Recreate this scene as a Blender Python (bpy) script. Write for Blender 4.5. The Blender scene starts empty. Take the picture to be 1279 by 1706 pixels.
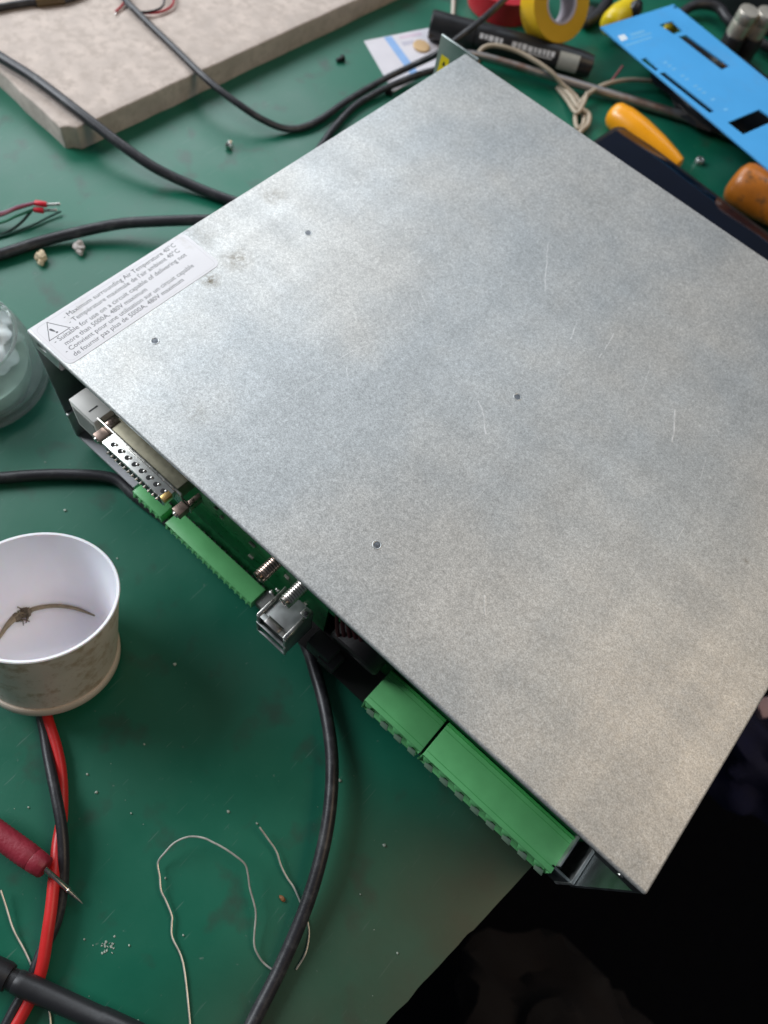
import bpy, bmesh, math, random
from mathutils import Vector, Matrix, noise
from mathutils.geometry import tessellate_polygon
random.seed(4)
scn = bpy.context.scene
PI = math.pi

# ------------------------------------------------------------------ camera
# lengths below are in millimetres in the device's frame (x along its open front, y towards its
# back, z up, underside of the device at z = 0, bench top at z = -7); U() turns them into metres
LIFT = 7.0
def U(p): return Vector((p[0], p[1], p[2] + LIFT)) * 0.001
RX = Vector((0.74421679, 0.65295887, 0.14066304))
RY = Vector((0.64089583, -0.63875602, -0.42572677))
RZ = Vector((-0.18813271, 0.40698336, -0.89385157))
CAM = Vector((224.602, -76.984, 355.802)); FPX = 1212.95
cam_d = bpy.data.cameras.new("camera"); cam = bpy.data.objects.new("camera", cam_d)
scn.collection.objects.link(cam); scn.camera = cam
M = Matrix((RX, -RY, -RZ)).transposed().to_4x4(); M.translation = U(CAM); cam.matrix_world = M
cam_d.sensor_fit = 'VERTICAL'; cam_d.sensor_height = 24; cam_d.sensor_width = 18
cam_d.lens = 24 * FPX / 1706
cam_d.clip_start = 0.02; cam_d.clip_end = 30
cam_d.dof.use_dof = True; cam_d.dof.focus_distance = 0.296; cam_d.dof.aperture_fstop = 5.9
cam_d.dof.aperture_blades = 0

# ------------------------------------------------------------------ light
w = bpy.data.worlds.new("World"); scn.world = w; w.use_nodes = True
bg = w.node_tree.nodes['Background']; bg.inputs[0].default_value = (0.62, 0.72, 0.85, 1); bg.inputs[1].default_value = 0.10
def area(name, loc, target, sx, sy, power, col):
    d = bpy.data.lights.new(name, 'AREA'); d.shape = 'RECTANGLE'; d.size = sx; d.size_y = sy
    d.energy = power; d.color = col
    o = bpy.data.objects.new(name, d); scn.collection.objects.link(o)
    o.location = loc; o.rotation_euler = (Vector(target) - Vector(loc)).to_track_quat('-Z', 'Y').to_euler()
    return o
area("window_light", (-1.35, -0.38, 1.02), (0.15, 0.05, 0), 0.9, 0.8, 30, (0.90, 0.95, 1.0))
area("window_light", (-1.18, 0.80, 0.98), (0.1, 0.15, 0), 1.15, 0.8, 14.0, (0.88, 0.94, 1.0))
area("lid_fill_light", (0.05, 1.55, 2.05), (0.1, 0.2, 0), 1.5, 0.9, 7.0, (0.80, 0.90, 1.0))  # added fill light behind and above, brightens the top and middle of the lid
area("room_lamp", (0.88, 0.42, 1.22), (0.3, 0.05, 0), 0.6, 0.6, 4.4, (1.0, 0.76, 0.50))
scn.view_settings.view_transform = 'Standard'; scn.view_settings.look = 'None'
scn.view_settings.exposure = 0.06; scn.view_settings.gamma = 1

# ------------------------------------------------------------------ helpers
def at(u, v, z):
    """the spot at height z that the photograph shows at u, v"""
    d = RX * ((u - 639.5) / FPX) + RY * ((v - 853) / FPX) + RZ
    t = (z - CAM.z) / d.z
    return CAM + d * t
def lin(c):
    return tuple(((x / 255) / 12.92 if x / 255 <= 0.04045 else ((x / 255 + 0.055) / 1.055) ** 2.4) for x in c)
MATS = {}
def mat(name, col, rough=0.5, metal=0.0, var=0.12, vs=60.0, bump=0.0, bs=400.0, spec=0.5, coat=0.0, trans=0.0, dirt=None, ds=90.0, dl=0.55, rv=0.06):
    """col is a linear base colour; var/vs mottling, bump/bs fine relief, dirt a second colour in patches"""
    m = bpy.data.materials.new(name); m.use_nodes = True; MATS[name] = m
    nt = m.node_tree; N = nt.nodes; L = nt.links; b = N['Principled BSDF']
    tc = N.new('ShaderNodeTexCoord')
    n1 = N.new('ShaderNodeTexNoise'); n1.inputs['Scale'].default_value = vs; n1.inputs['Detail'].default_value = 5
    L.new(tc.outputs['Object'], n1.inputs['Vector'])
    mr = N.new('ShaderNodeMapRange'); mr.inputs[1].default_value = 0.25; mr.inputs[2].default_value = 0.75
    mr.inputs[3].default_value = 1 - var; mr.inputs[4].default_value = 1 + var
    L.new(n1.outputs['Fac'], mr.inputs[0])
    mul = N.new('ShaderNodeVectorMath'); mul.operation = 'SCALE'; mul.inputs[0].default_value = col
    L.new(mr.outputs[0], mul.inputs['Scale']); out = mul.outputs[0]
    if dirt:
        n2 = N.new('ShaderNodeTexNoise'); n2.inputs['Scale'].default_value = ds; n2.inputs['Detail'].default_value = 7; n2.inputs['Roughness'].default_value = 0.65
        L.new(tc.outputs['Object'], n2.inputs['Vector'])
        r2 = N.new('ShaderNodeMapRange'); r2.inputs[1].default_value = dl; r2.inputs[2].default_value = dl + 0.16
        L.new(n2.outputs['Fac'], r2.inputs[0])
        mx = N.new('ShaderNodeMix'); mx.data_type = 'RGBA'
        L.new(r2.outputs[0], mx.inputs[0]); L.new(out, mx.inputs[6]); mx.inputs[7].default_value = (*dirt, 1)
        out = mx.outputs[2]
    L.new(out, b.inputs['Base Color'])
    r3 = N.new('ShaderNodeMapRange'); r3.inputs[1].default_value = 0.3; r3.inputs[2].default_value = 0.7
    r3.inputs[3].default_value = max(0, rough - rv); r3.inputs[4].default_value = min(1, rough + rv)
    L.new(n1.outputs['Fac'], r3.inputs[0]); L.new(r3.outputs[0], b.inputs['Roughness'])
    b.inputs['Metallic'].default_value = metal; b.inputs['Specular IOR Level'].default_value = spec
    b.inputs['Coat Weight'].default_value = coat; b.inputs['Transmission Weight'].default_value = trans
    if bump:
        n4 = N.new('ShaderNodeTexNoise'); n4.inputs['Scale'].default_value = bs; n4.inputs['Detail'].default_value = 3
        L.new(tc.outputs['Object'], n4.inputs['Vector'])
        bp = N.new('ShaderNodeBump'); bp.inputs['Strength'].default_value = bump; bp.inputs['Distance'].default_value = 0.0004
        L.new(n4.outputs['Fac'], bp.inputs['Height']); L.new(bp.outputs[0], b.inputs['Normal'])
    return m

class MB:
    """collects shapes (mm) and links them as one mesh"""
    def __init__(s, fr=None): s.v = []; s.f = []; s.fr = fr
    def add(s, vs, fs):
        o = len(s.v)
        s.v += [(s.fr @ Vector(v)) if s.fr else Vector(v) for v in vs]
        s.f += [tuple(i + o for i in f) for f in fs]
        return s
    def box(s, x0, x1, y0, y1, z0, z1):
        vs = [(x, y, z) for z in (z0, z1) for y in (y0, y1) for x in (x0, x1)]
        return s.add(vs, [(0, 2, 3, 1), (4, 5, 7, 6), (0, 1, 5, 4), (2, 6, 7, 3), (0, 4, 6, 2), (1, 3, 7, 5)])
    def lathe(s, prof, c=(0, 0, 0), axis=(0, 0, 1), n=40, closed=False):
        a = Vector(axis).normalized(); t = Vector((1, 0, 0)) if abs(a.x) < 0.8 else Vector((0, 1, 0))
        e1 = a.cross(t).normalized(); e2 = a.cross(e1); c = Vector(c); vs = []; fs = []
        for r, h in prof:
            for k in range(n):
                g = 2 * PI * k / n
                vs.append(c + a * h + (e1 * math.cos(g) + e2 * math.sin(g)) * r)
        m = len(prof)
        for i in range(m if closed else m - 1):
            j = (i + 1) % m
            for k in range(n):
                k2 = (k + 1) % n
                fs.append((i * n + k, i * n + k2, j * n + k2, j * n + k))
        if not closed:
            if prof[0][0] > 0.001: fs.append(tuple(range(n - 1, -1, -1)))
            if prof[-1][0] > 0.001: fs.append(tuple((m - 1) * n + k for k in range(n)))
        return s.add(vs, fs)
    def tube(s, pts, r, n=12, sub=6, cap=True):
        P = [Vector(p) for p in pts]
        if sub > 1 and len(P) > 2:
            Q = [P[0] * 2 - P[1]] + P + [P[-1] * 2 - P[-2]]; out = []
            for i in range(1, len(Q) - 2):
                for k in range(sub):
                    t = k / sub; a, b_, c, d = Q[i - 1:i + 3]
                    out.append(0.5 * ((2 * b_) + (c - a) * t + (2 * a - 5 * b_ + 4 * c - d) * t * t + (3 * b_ - a - 3 * c + d) * t ** 3))
            P = out + [P[-1]]
        R = r if isinstance(r, (list, tuple)) else None
        vs = []; fs = []; up = None
        for i, p in enumerate(P):
            tg = (P[min(i + 1, len(P) - 1)] - P[max(i - 1, 0)]).normalized()
            if up is None:
                up = tg.cross(Vector((0, 0, 1)) if abs(tg.z) < 0.9 else Vector((1, 0, 0))).normalized()
            up = (up - tg * up.dot(tg)).normalized(); sd = tg.cross(up)
            if R:
                x = i / (len(P) - 1) * (len(R) - 1); q = min(int(x), len(R) - 2); rr = R[q] + (R[q + 1] - R[q]) * (x - q)
            else: rr = r
            for k in range(n):
                g = 2 * PI * k / n
                vs.append(p + (up * math.cos(g) + sd * math.sin(g)) * rr)
        for i in range(len(P) - 1):
            for k in range(n):
                k2 = (k + 1) % n
                fs.append((i * n + k, i * n + k2, (i + 1) * n + k2, (i + 1) * n + k))
        if cap:
            fs.append(tuple(range(n - 1, -1, -1))); fs.append(tuple((len(P) - 1) * n + k for k in range(n)))
        return s.add(vs, fs)
    def prism(s, loops, z0, z1):
        """outline and holes (lists of xy) between two heights"""
        flat = [p for l in loops for p in l]
        tr = tessellate_polygon([[Vector((p[0], p[1], 0)) for p in l] for l in loops]); n = len(flat)
        vs = [(p[0], p[1], z1) for p in flat] + [(p[0], p[1], z0) for p in flat]
        fs = [tuple(t) for t in tr] + [tuple(i + n for i in reversed(t)) for t in tr]; o = 0
        for l in loops:
            for k in range(len(l)):
                a = o + k; b_ = o + (k + 1) % len(l); fs.append((a, b_, b_ + n, a + n))
            o += len(l)
        return s.add(vs, fs)
    def blob(s, c, rad, seed=0, rough=0.25, axis=None, n=14, f=1.6):
        c = Vector(c); vs = []; fs = []; m = n // 2 + 2
        for i in range(m + 1):
            th = PI * i / m
            for k in range(n):
                ph = 2 * PI * k / n
                d = Vector((math.sin(th) * math.cos(ph), math.sin(th) * math.sin(ph), math.cos(th)))
                q = 1 + rough * noise.noise(d * f + Vector((seed * 3.7, seed, 0)))
                e = Vector((d.x * rad[0], d.y * rad[1], d.z * rad[2])) * q
                if axis: e = axis @ e
                vs.append(c + e)
        for i in range(m):
            for k in range(n):
                k2 = (k + 1) % n; fs.append((i * n + k, (i + 1) * n + k, (i + 1) * n + k2, i * n + k2))
        return s.add(vs, fs)
    def build(s, name, m, parent=None, bevel=0.0, seg=2, smooth=True, origin=None):
        if origin is None:
            if parent: origin = Vector(parent['_w'])
            else:
                xs = [v.x for v in s.v]; ys = [v.y for v in s.v]; zs = [v.z for v in s.v]
                origin = U(((min(xs) + max(xs)) / 2, (min(ys) + max(ys)) / 2, min(zs)))
        me = bpy.data.meshes.new(name)
        me.from_pydata([U(v) - origin for v in s.v], [], s.f)
        bm = bmesh.new(); bm.from_mesh(me)
        bmesh.ops.remove_doubles(bm, verts=bm.verts, dist=1e-6)
        bmesh.ops.recalc_face_normals(bm, faces=bm.faces)
        if bevel:
            es = [e for e in bm.edges if len(e.link_faces) == 2 and e.calc_face_angle(0) > 0.6]
            bmesh.ops.bevel(bm, geom=es, offset=bevel * 0.001, segments=seg, profile=0.5, affect='EDGES', clamp_overlap=True)
        bm.to_mesh(me); bm.free()
        if smooth:
            me.polygons.foreach_set('use_smooth', [True] * len(me.polygons))
            me.set_sharp_from_angle(angle=math.radians(38))
        me.materials.append(m)
        return link(name, me, parent, origin)
def link(name, me, parent, origin):
    o = bpy.data.objects.new(name, me); scn.collection.objects.link(o)
    if parent: o.parent = parent; o.location = origin - Vector(parent['_w'])
    else: o.location = origin
    o['_w'] = tuple(origin)
    return o
def tag(o, label=None, cat=None, group=None, kind=None):
    if label: o['label'] = label
    if cat: o['category'] = cat
    if group: o['group'] = group
    if kind: o['kind'] = kind
    return o
def thing(name, label, cat, p, group=None):
    o = bpy.data.objects.new(name, None); scn.collection.objects.link(o); o.empty_display_size = 0.01
    o.location = U(p); o['_w'] = tuple(U(p)); return tag(o, label, cat, group)
def frame(o, x, z):
    """matrix with origin o, x axis x and z axis near z (mm)"""
    x = Vector(x).normalized(); z = Vector(z); y = z.cross(x).normalized(); z = x.cross(y)
    m = Matrix((x, y, z)).transposed().to_4x4(); m.translation = Vector(o); return m
def inst(name, src, parent, dmm):
    """another part sharing src's mesh, moved by dmm"""
    o = bpy.data.objects.new(name, src.data); scn.collection.objects.link(o)
    o.parent = parent; o.location = src.location + Vector(dmm) * 0.001; o.rotation_euler = src.rotation_euler
    o['_w'] = tuple(Vector(src['_w']) + Vector(dmm) * 0.001); return o

# ------------------------------------------------------------------ materials
BLK = mat('black_rubber', (0.018, 0.017, 0.021), 0.42, var=0.25, vs=40, bump=0.15, bs=900, dirt=(0.05, 0.05, 0.052), ds=120, dl=0.5)
BLKPL = mat('black_plastic', (0.016, 0.016, 0.018), 0.35, var=0.2, bump=0.1)
TGRN = mat('terminal_green', (0.16, 0.54, 0.20), 0.42, var=0.08, vs=120, bump=0.05, coat=0.1)
TGRN2 = mat('terminal_green_deep', (0.06, 0.38, 0.09), 0.45, var=0.10, vs=120)
PCB = mat('board_green', (0.012, 0.14, 0.045), 0.32, var=0.35, vs=260, bump=0.1, bs=600)
STEEL = mat('nickel_steel', (0.62, 0.60, 0.56), 0.30, 1.0, var=0.15, vs=300, rv=0.1)
DULL = mat('dull_zinc', (0.50, 0.51, 0.50), 0.5, 1.0, var=0.2, vs=150, rv=0.1)
BRONZE = mat('tarnished_brass', (0.50, 0.38, 0.32), 0.32, 1.0, var=0.3, vs=400, rv=0.12)
SOCK = mat('pin_hole_dark', (0.02, 0.02, 0.02), 0.6)
WHITEPL = mat('ivory_plastic', (0.82, 0.79, 0.74), 0.45, var=0.06, vs=150)
CHAS = mat('chassis_steel', (0.30, 0.33, 0.34), 0.42, 1.0, var=0.15, vs=80)
DARKIN = mat('dark_interior', (0.012, 0.009, 0.010), 0.6, var=0.3)

def lid_material():
    m = bpy.data.materials.new('galvanised_sheet'); m.use_nodes = True
    nt = m.node_tree; N = nt.nodes; L = nt.links; b = N['Principled BSDF']
    tc = N.new('ShaderNodeTexCoord'); OB = tc.outputs['Object']
    def nz(scale, det=3, rough=0.5, vec=OB):
        n = N.new('ShaderNodeTexNoise'); n.inputs['Scale'].default_value = scale; n.inputs['Detail'].default_value = det
        n.inputs['Roughness'].default_value = rough; L.new(vec, n.inputs['Vector']); return n.outputs['Fac']
    def mp(x, a, b_, c, d):
        r = N.new('ShaderNodeMapRange'); L.new(x, r.inputs[0])
        for i, q in enumerate((a, b_, c, d)): r.inputs[i + 1].default_value = q
        return r.outputs[0]
    def math_(op, a, b_=None, clamp=False):
        n = N.new('ShaderNodeMath'); n.operation = op; n.use_clamp = clamp
        for i, q in enumerate((a, b_)):
            if q is None: continue
            if isinstance(q, (int, float)): n.inputs[i].default_value = q
            else: L.new(q, n.inputs[i])
        return n.outputs[0]
    # grain of the zinc: fine speckle plus softer mottling
    fine = nz(1700, 2, 0.7); mid = nz(650, 3); big = nz(22, 5, 0.6); cloud = nz(7, 3)
    g = math_('MULTIPLY', mp(fine, 0.3, 0.7, 0.70, 1.26), mp(mid, 0.3, 0.7, 0.87, 1.11))
    sm_ = N.new('ShaderNodeMapping'); sm_.inputs['Rotation'].default_value = (0, 0, 0.5); sm_.inputs['Scale'].default_value = (14, 70, 1); L.new(OB, sm_.inputs['Vector'])
    smear = nz(1.0, 5, 0.6, sm_.outputs[0]); sm2 = N.new('ShaderNodeMapping'); sm2.inputs['Rotation'].default_value = (0, 0, -0.9); sm2.inputs['Scale'].default_value = (60, 9, 1); L.new(OB, sm2.inputs['Vector']); smear2 = nz(1.0, 4, 0.6, sm2.outputs[0])
    g = math_('MULTIPLY', g, mp(big, 0.3, 0.7, 0.93, 1.06)); g = math_('MULTIPLY', g, mp(cloud, 0.3, 0.7, 0.94, 1.05))
    g = math_('MULTIPLY', g, mp(smear, 0.35, 0.7, 0.96, 1.05)); g = math_('MULTIPLY', g, mp(smear2, 0.4, 0.7, 0.97, 1.05))
    # scratches: thin bright lines between two points
    segs = [((912, 403), (907, 487), .30), ((1022, 556), (990, 608), .22), ((962, 537), (950, 565), .35), ((797, 668), (812, 723), .30),
            ((1125, 685), (1120, 736), .40), ((1043, 867), (1032, 876), .45), ((1019, 982), (1013, 996), .5), ((807, 991), (807, 1025), .25),
            ((577, 613), (580, 644), .18), ((675, 484), (690, 522), .16), ((688, 480), (702, 516), .16), ((702, 486), (712, 512), .14),
            ((540, 622), (470, 668), .14), ((640, 560), (560, 600), .14), ((1160, 545), (1190, 530), .2), ((860, 770), (780, 840), .12),
            ((720, 455), (722, 510), .14), ((1000, 900), (985, 925), .14), ((742, 478), (752, 508), .13), ((662, 490), (672, 520), .13), ((880, 700), (900, 735), .15), ((1085, 610), (1070, 650), .16), ((930, 640), (955, 610), .15), ((560, 745), (600, 700), .12), ((1140, 880), (1128, 902), .2), ((700, 1010), (712, 1032), .16), ((1175, 760), (1168, 800), .16)]
    cur = None
    wob = N.new('ShaderNodeTexNoise'); wob.inputs['Scale'].default_value = 90; L.new(OB, wob.inputs['Vector'])
    wv = N.new('ShaderNodeVectorMath'); wv.operation = 'MULTIPLY_ADD'; L.new(wob.outputs['Color'], wv.inputs[0])
    wv.inputs[1].default_value = (0.0035, 0.0035, 0); L.new(OB, wv.inputs[2])
    for a, c, wd in segs:
        A = at(*a, 86.9) * 0.001 + Vector((0.00175, 0.00175, 0)); C = at(*c, 86.9) * 0.001 + Vector((0.00175, 0.00175, 0)); A.z = C.z = 0.0869; BA = C - A
        s1 = N.new('ShaderNodeVectorMath'); s1.operation = 'SUBTRACT'; L.new(wv.outputs[0], s1.inputs[0]); s1.inputs[1].default_value = A
        dt = N.new('ShaderNodeVectorMath'); dt.operation = 'DOT_PRODUCT'; L.new(s1.outputs[0], dt.inputs[0]); dt.inputs[1].default_value = BA / BA.length_squared
        h = math_('MULTIPLY', dt.outputs['Value'], 1.0, True)
        sc = N.new('ShaderNodeVectorMath'); sc.operation = 'SCALE'; sc.inputs[0].default_value = BA; L.new(h, sc.inputs['Scale'])
        ds = N.new('ShaderNodeVectorMath'); ds.operation = 'DISTANCE'; L.new(s1.outputs[0], ds.inputs[0]); L.new(sc.outputs[0], ds.inputs[1])
        k = mp(ds.outputs['Value'], wd * 0.0004, wd * 0.0014, min(1.0, 0.35 + wd), 0)
        cur = k if cur is None else math_('MAXIMUM', cur, k)
    brk = mp(nz(260, 2), 0.35, 0.6, 0.15, 1.0)
    scr = math_('MULTIPLY', cur, brk)
    # brown smudges left of the lid
    smu = None; grit = mp(nz(330, 5, 0.7), 0.42, 0.60, 0.0, 1.0)
    for u, v, r, k in [(350, 466, 6, .9), (395, 432, 9, .6), (455, 326, 9, .42), (325, 690, 9, .22), (335, 395, 10, .25), (375, 690, 6, .12), (1243, 935, 2.5, .6), (1000, 330, 26, .10), (872, 1182, 2, .5)]:
        P = at(u, v, 86.9) * 0.001; P.z = 0.0869
        ds = N.new('ShaderNodeVectorMath'); ds.operation = 'DISTANCE'; L.new(OB, ds.inputs[0]); ds.inputs[1].default_value = P
        q = mp(ds.outputs['Value'], 0, r * 0.001, k, 0); smu = q if smu is None else math_('MAXIMUM', smu, q)
    smu = math_('MULTIPLY', smu, grit)
    col = N.new('ShaderNodeVectorMath'); col.operation = 'SCALE'; L.new(g, col.inputs['Scale'])
    hue = N.new('ShaderNodeMix'); hue.data_type = 'RGBA'; hue.inputs[6].default_value = (0.505, 0.53, 0.54, 1); hue.inputs[7].default_value = (0.545, 0.54, 0.52, 1)
    L.new(mp(nz(11, 4, 0.55), 0.38, 0.62, 0, 1), hue.inputs[0]); L.new(hue.outputs[2], col.inputs[0])
    mx = N.new('ShaderNodeMix'); mx.data_type = 'RGBA'; L.new(smu, mx.inputs[0]); L.new(col.outputs[0], mx.inputs[6]); mx.inputs[7].default_value = (0.16, 0.12, 0.06, 1)
    mx2 = N.new('ShaderNodeMix'); mx2.data_type = 'RGBA'; L.new(scr, mx2.inputs[0]); L.new(mx.outputs[2], mx2.inputs[6]); mx2.inputs[7].default_value = (0.9, 0.9, 0.9, 1)
    L.new(mx2.outputs[2], b.inputs['Base Color'])
    b.inputs['Metallic'].default_value = 0.62
    ro = math_('ADD', mp(big, 0.3, 0.7, 0.54, 0.59), mp(mid, 0.3, 0.7, -0.03, 0.03)); ro = math_('ADD', ro, mp(smear, 0.35, 0.7, 0.02, -0.03)); ro = math_('ADD', ro, mp(smear2, 0.4, 0.7, 0.015, -0.03)); ro = math_('ADD', ro, math_('MULTIPLY', smu, 0.3)); L.new(ro, b.inputs['Roughness'])
    bp = N.new('ShaderNodeBump'); bp.inputs['Strength'].default_value = 0.22; bp.inputs['Distance'].default_value = 0.0003
    L.new(math_('ADD', fine, math_('MULTIPLY', scr, 1.5)), bp.inputs['Height'])
    bp2 = N.new('ShaderNodeBump'); bp2.inputs['Strength'].default_value = 0.05; bp2.inputs['Distance'].default_value = 0.004
    L.new(nz(9, 2), bp2.inputs['Height']); L.new(bp2.outputs[0], bp.inputs['Normal'])
    L.new(bp.outputs[0], b.inputs['Normal'])
    return m
LIDM = lid_material()

def mat_material():
    m = mat('bench_mat_green', (0.005, 0.122, 0.072), 0.40, var=0.20, vs=18, bump=0.12, bs=240, rv=0.07, spec=0.5)
    nt = m.node_tree; N = nt.nodes; L = nt.links; b = N['Principled BSDF']
    src = b.inputs['Base Color'].links[0].from_socket
    tc = [n for n in N if n.type == 'TEX_COORD'][0]
    def mixin(fac, colr, cur):
        mx = N.new('ShaderNodeMix'); mx.data_type = 'RGBA'; L.new(fac, mx.inputs[0]); L.new(cur, mx.inputs[6]); mx.inputs[7].default_value = (*colr, 1); return mx.outputs[2]
    def nz(scale, det, lo, hi, a, c, off=0.0, st=None):
        n = N.new('ShaderNodeTexNoise'); n.inputs['Scale'].default_value = scale; n.inputs['Detail'].default_value = det
        mpn = N.new('ShaderNodeMapping'); mpn.inputs['Location'].default_value = (off, off * 2, 0)
        if st: mpn.inputs['Scale'].default_value = st; mpn.inputs['Rotation'].default_value = (0, 0, 0.7)
        L.new(tc.outputs['Object'], mpn.inputs['Vector']); L.new(mpn.outputs[0], n.inputs['Vector'])
        r = N.new('ShaderNodeMapRange'); L.new(n.outputs['Fac'], r.inputs[0])
        for i, q in enumerate((lo, hi, a, c)): r.inputs[i + 1].default_value = q
        return r.outputs[0]
    cur = mixin(nz(9, 6, 0.48, 0.75, 0, 0.45), (0.018, 0.085, 0.055), src)           # faded patches
    cur = mixin(nz(45, 6, 0.57, 0.72, 0, 0.6, 3.1), (0.030, 0.045, 0.035), cur)         # grime
    cur = mixin(nz(380, 3, 0.70, 0.78, 0, 0.55, 7.7), (0.16, 0.22, 0.19), cur)           # pale dust grains
    cur = mixin(nz(150, 2, 0.69, 0.72, 0, 0.42, 1.7, (6, 0.35, 1)), (0.10, 0.2, 0.16), cur)  # knife scratches
    # the mat turns dark brown towards the bench edge
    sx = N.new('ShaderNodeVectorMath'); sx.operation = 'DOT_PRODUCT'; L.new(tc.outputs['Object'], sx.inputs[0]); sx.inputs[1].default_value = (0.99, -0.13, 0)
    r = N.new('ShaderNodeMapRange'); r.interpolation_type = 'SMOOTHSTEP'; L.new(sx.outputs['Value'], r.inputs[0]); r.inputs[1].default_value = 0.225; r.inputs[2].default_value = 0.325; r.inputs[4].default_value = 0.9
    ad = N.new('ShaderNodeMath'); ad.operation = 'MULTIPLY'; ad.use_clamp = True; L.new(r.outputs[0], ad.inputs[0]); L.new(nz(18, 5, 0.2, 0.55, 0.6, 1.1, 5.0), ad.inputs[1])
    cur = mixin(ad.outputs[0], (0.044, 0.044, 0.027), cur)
    L.new(cur, b.inputs['Base Color'])
    return m
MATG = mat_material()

# ------------------------------------------------------------------ bench, floor
def edge_x(y): return 317.3 + (y + 2) * 0.136
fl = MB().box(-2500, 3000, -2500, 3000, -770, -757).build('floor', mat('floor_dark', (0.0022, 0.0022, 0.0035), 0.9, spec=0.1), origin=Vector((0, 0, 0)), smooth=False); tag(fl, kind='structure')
edge = []
yy = -320
while yy <= 900:
    near = -96 < yy < -40
    edge.append((edge_x(yy) + (noise.noise(Vector((yy * 0.11, 0, 0))) * (1.0 if near else 0.15)) - (0.5 if near else 0), yy)); yy += 3 if yy < 40 else 40
outl = [(-900, -320)] + edge + [(-900, 900)]
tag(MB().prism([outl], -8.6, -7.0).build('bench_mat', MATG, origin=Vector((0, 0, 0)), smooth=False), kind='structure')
e2 = [(edge_x(y) - 1.5, y) for y in (-340, 920)]
tag(MB().prism([[(-920, -340)] + e2 + [(-920, 920)]], -34, -8.7).build('bench_top', mat('bench_wood', (0.03, 0.022, 0.015), 0.7, bump=0.3), origin=Vector((0, 0, 0)), smooth=False), kind='structure')

# ------------------------------------------------------------------ the device
W, D, H = 330.0, 312.4, 86.87
dev = thing('motor_drive', 'flat galvanised sheet metal drive unit with green terminals along its open front', 'electronic device', (0, 0, 0))
lid = MB()
# top sheet with the two sides folded down
lid.box(0, W, 0, D, H - 2.6, H)
cover = lid.build('cover', LIDM, dev, bevel=1.2, seg=4)
tag(cover, 'scratched galvanised top sheet with four pressed dots')
MB().box(0.15, 1.35, 0.6, D - 0.5, 16, H - 1.25).build('side_wall', CHAS, dev)
MB().box(W - 1.35, W - 0.15, 0.6, D - 0.5, 16, H - 1.25).build('side_wall', CHAS, dev)
MB().box(14, W - 16, 1.0, 2.2, H - 6.2, H - 2.3).build('front_lip', CHAS, dev, bevel=0.3)
# chassis tray
MB().box(2.0, W - 2.0, 0.8, D - 1, 0, 1.4).build('bottom_plate', mat('bottom_zinc', (0.24, 0.24, 0.25), 0.6, 0.6, var=0.15), dev, bevel=0.3)
for x0, x1 in ((1.6, 3.2), (W - 3.2, W - 1.6)):
    MB().box(x0, x1, 0.2, D - 2, 1.5, 22).build('tray_side', DULL, dev, bevel=0.3)
MB().box(W - 13, W - 3.3, 0.4, 1.8, 1.5, 20).build('tray_flange', CHAS, dev, bevel=0.3)
MB().box(W - 11.5, W - 10.5, 1.9, 30, 1.5, 24).build('tray_flange', DULL, dev, bevel=0.2)
# corner tabs under the lid, one with an oval slot
def tab(x0, x1, sl):
    o = [(x0, 0), (x1, 0), (x1 - 3, 9), (x0, 9)]
    f = Matrix(((1, 0, 0, 0), (0, 0, 1, 0.5), (0, -1, 0, H - 2.5), (0, 0, 0, 1)))
    hole = [(sl[0] + math.cos(t * PI / 6) * 3.4, 3.4 + math.sin(t * PI / 6) * 1.5) for t in range(12)]
    return MB(f).prism([o, hole], 0, 1.0)
tab(1.5, 20, (7.5,)).build('corner_tab', DULL, dev)
MB(Matrix(((1, 0, 0, 0), (0, 0, 1, 0.5), (0, -1, 0, H - 2.5), (0, 0, 0, 1)))).prism([[(W - 22, 0), (W - 1.5, 0), (W - 1.5, 7), (W - 19, 5)]], 0, 1.0).build('corner_tab', CHAS, dev)
MB().lathe([(0, 0), (1.1, 0.1), (1.3, 0.6), (1.3, 0.7)], (W - 9, 0.1, H - 5.2), (0, 1, 0), 14).build('screw', STEEL, dev)
# rear mounting plate, wider than the box, with a yellow sticker
rp = MB().box(-20, 9, D + 0.6, D + 2.6, 2, H + 0.6).build('rear_plate', mat('rear_zinc', (0.42, 0.46, 0.44), 0.38, 1.0, var=0.08), dev, bevel=0.4)
st = MB(Matrix(((1, 0, 0, 0), (0, 0, -1, D + 0.55), (0, 1, 0, 0), (0, 0, 0, 1))))
st.prism([[(-17.5, 64), (-8, 64), (-10.5, 77), (-16.5, 77)]], 0, 0.12); st.build('sticker', mat('sticker_yellow', (0.80, 0.60, 0.01), 0.5, var=0.05), rp, smooth=False)
st = MB(Matrix(((1, 0, 0, 0), (0, 0, -1, D + 0.40), (0, 1, 0, 0), (0, 0, 0, 1))))
st.prism([[(-14.8, 71.5), (-12.2, 71), (-13.4, 74.5)]], 0, 0.06).build('bolt_mark', BLKPL, rp, smooth=False)
MB().box(4, W - 4, D - 3.5, D - 2, 1.5, H - 1.6).build('back_wall', CHAS, dev)
foot = MB().lathe([(5.5, -7), (6, -6.5), (5.2, -0.02)], (16, 50, 0)).build('rubber_foot', BLK, dev)
for d in ((290, 0, 0), (290, 240, 0), (0, 240, 0)): inst('rubber_foot', foot, dev, d)
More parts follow.
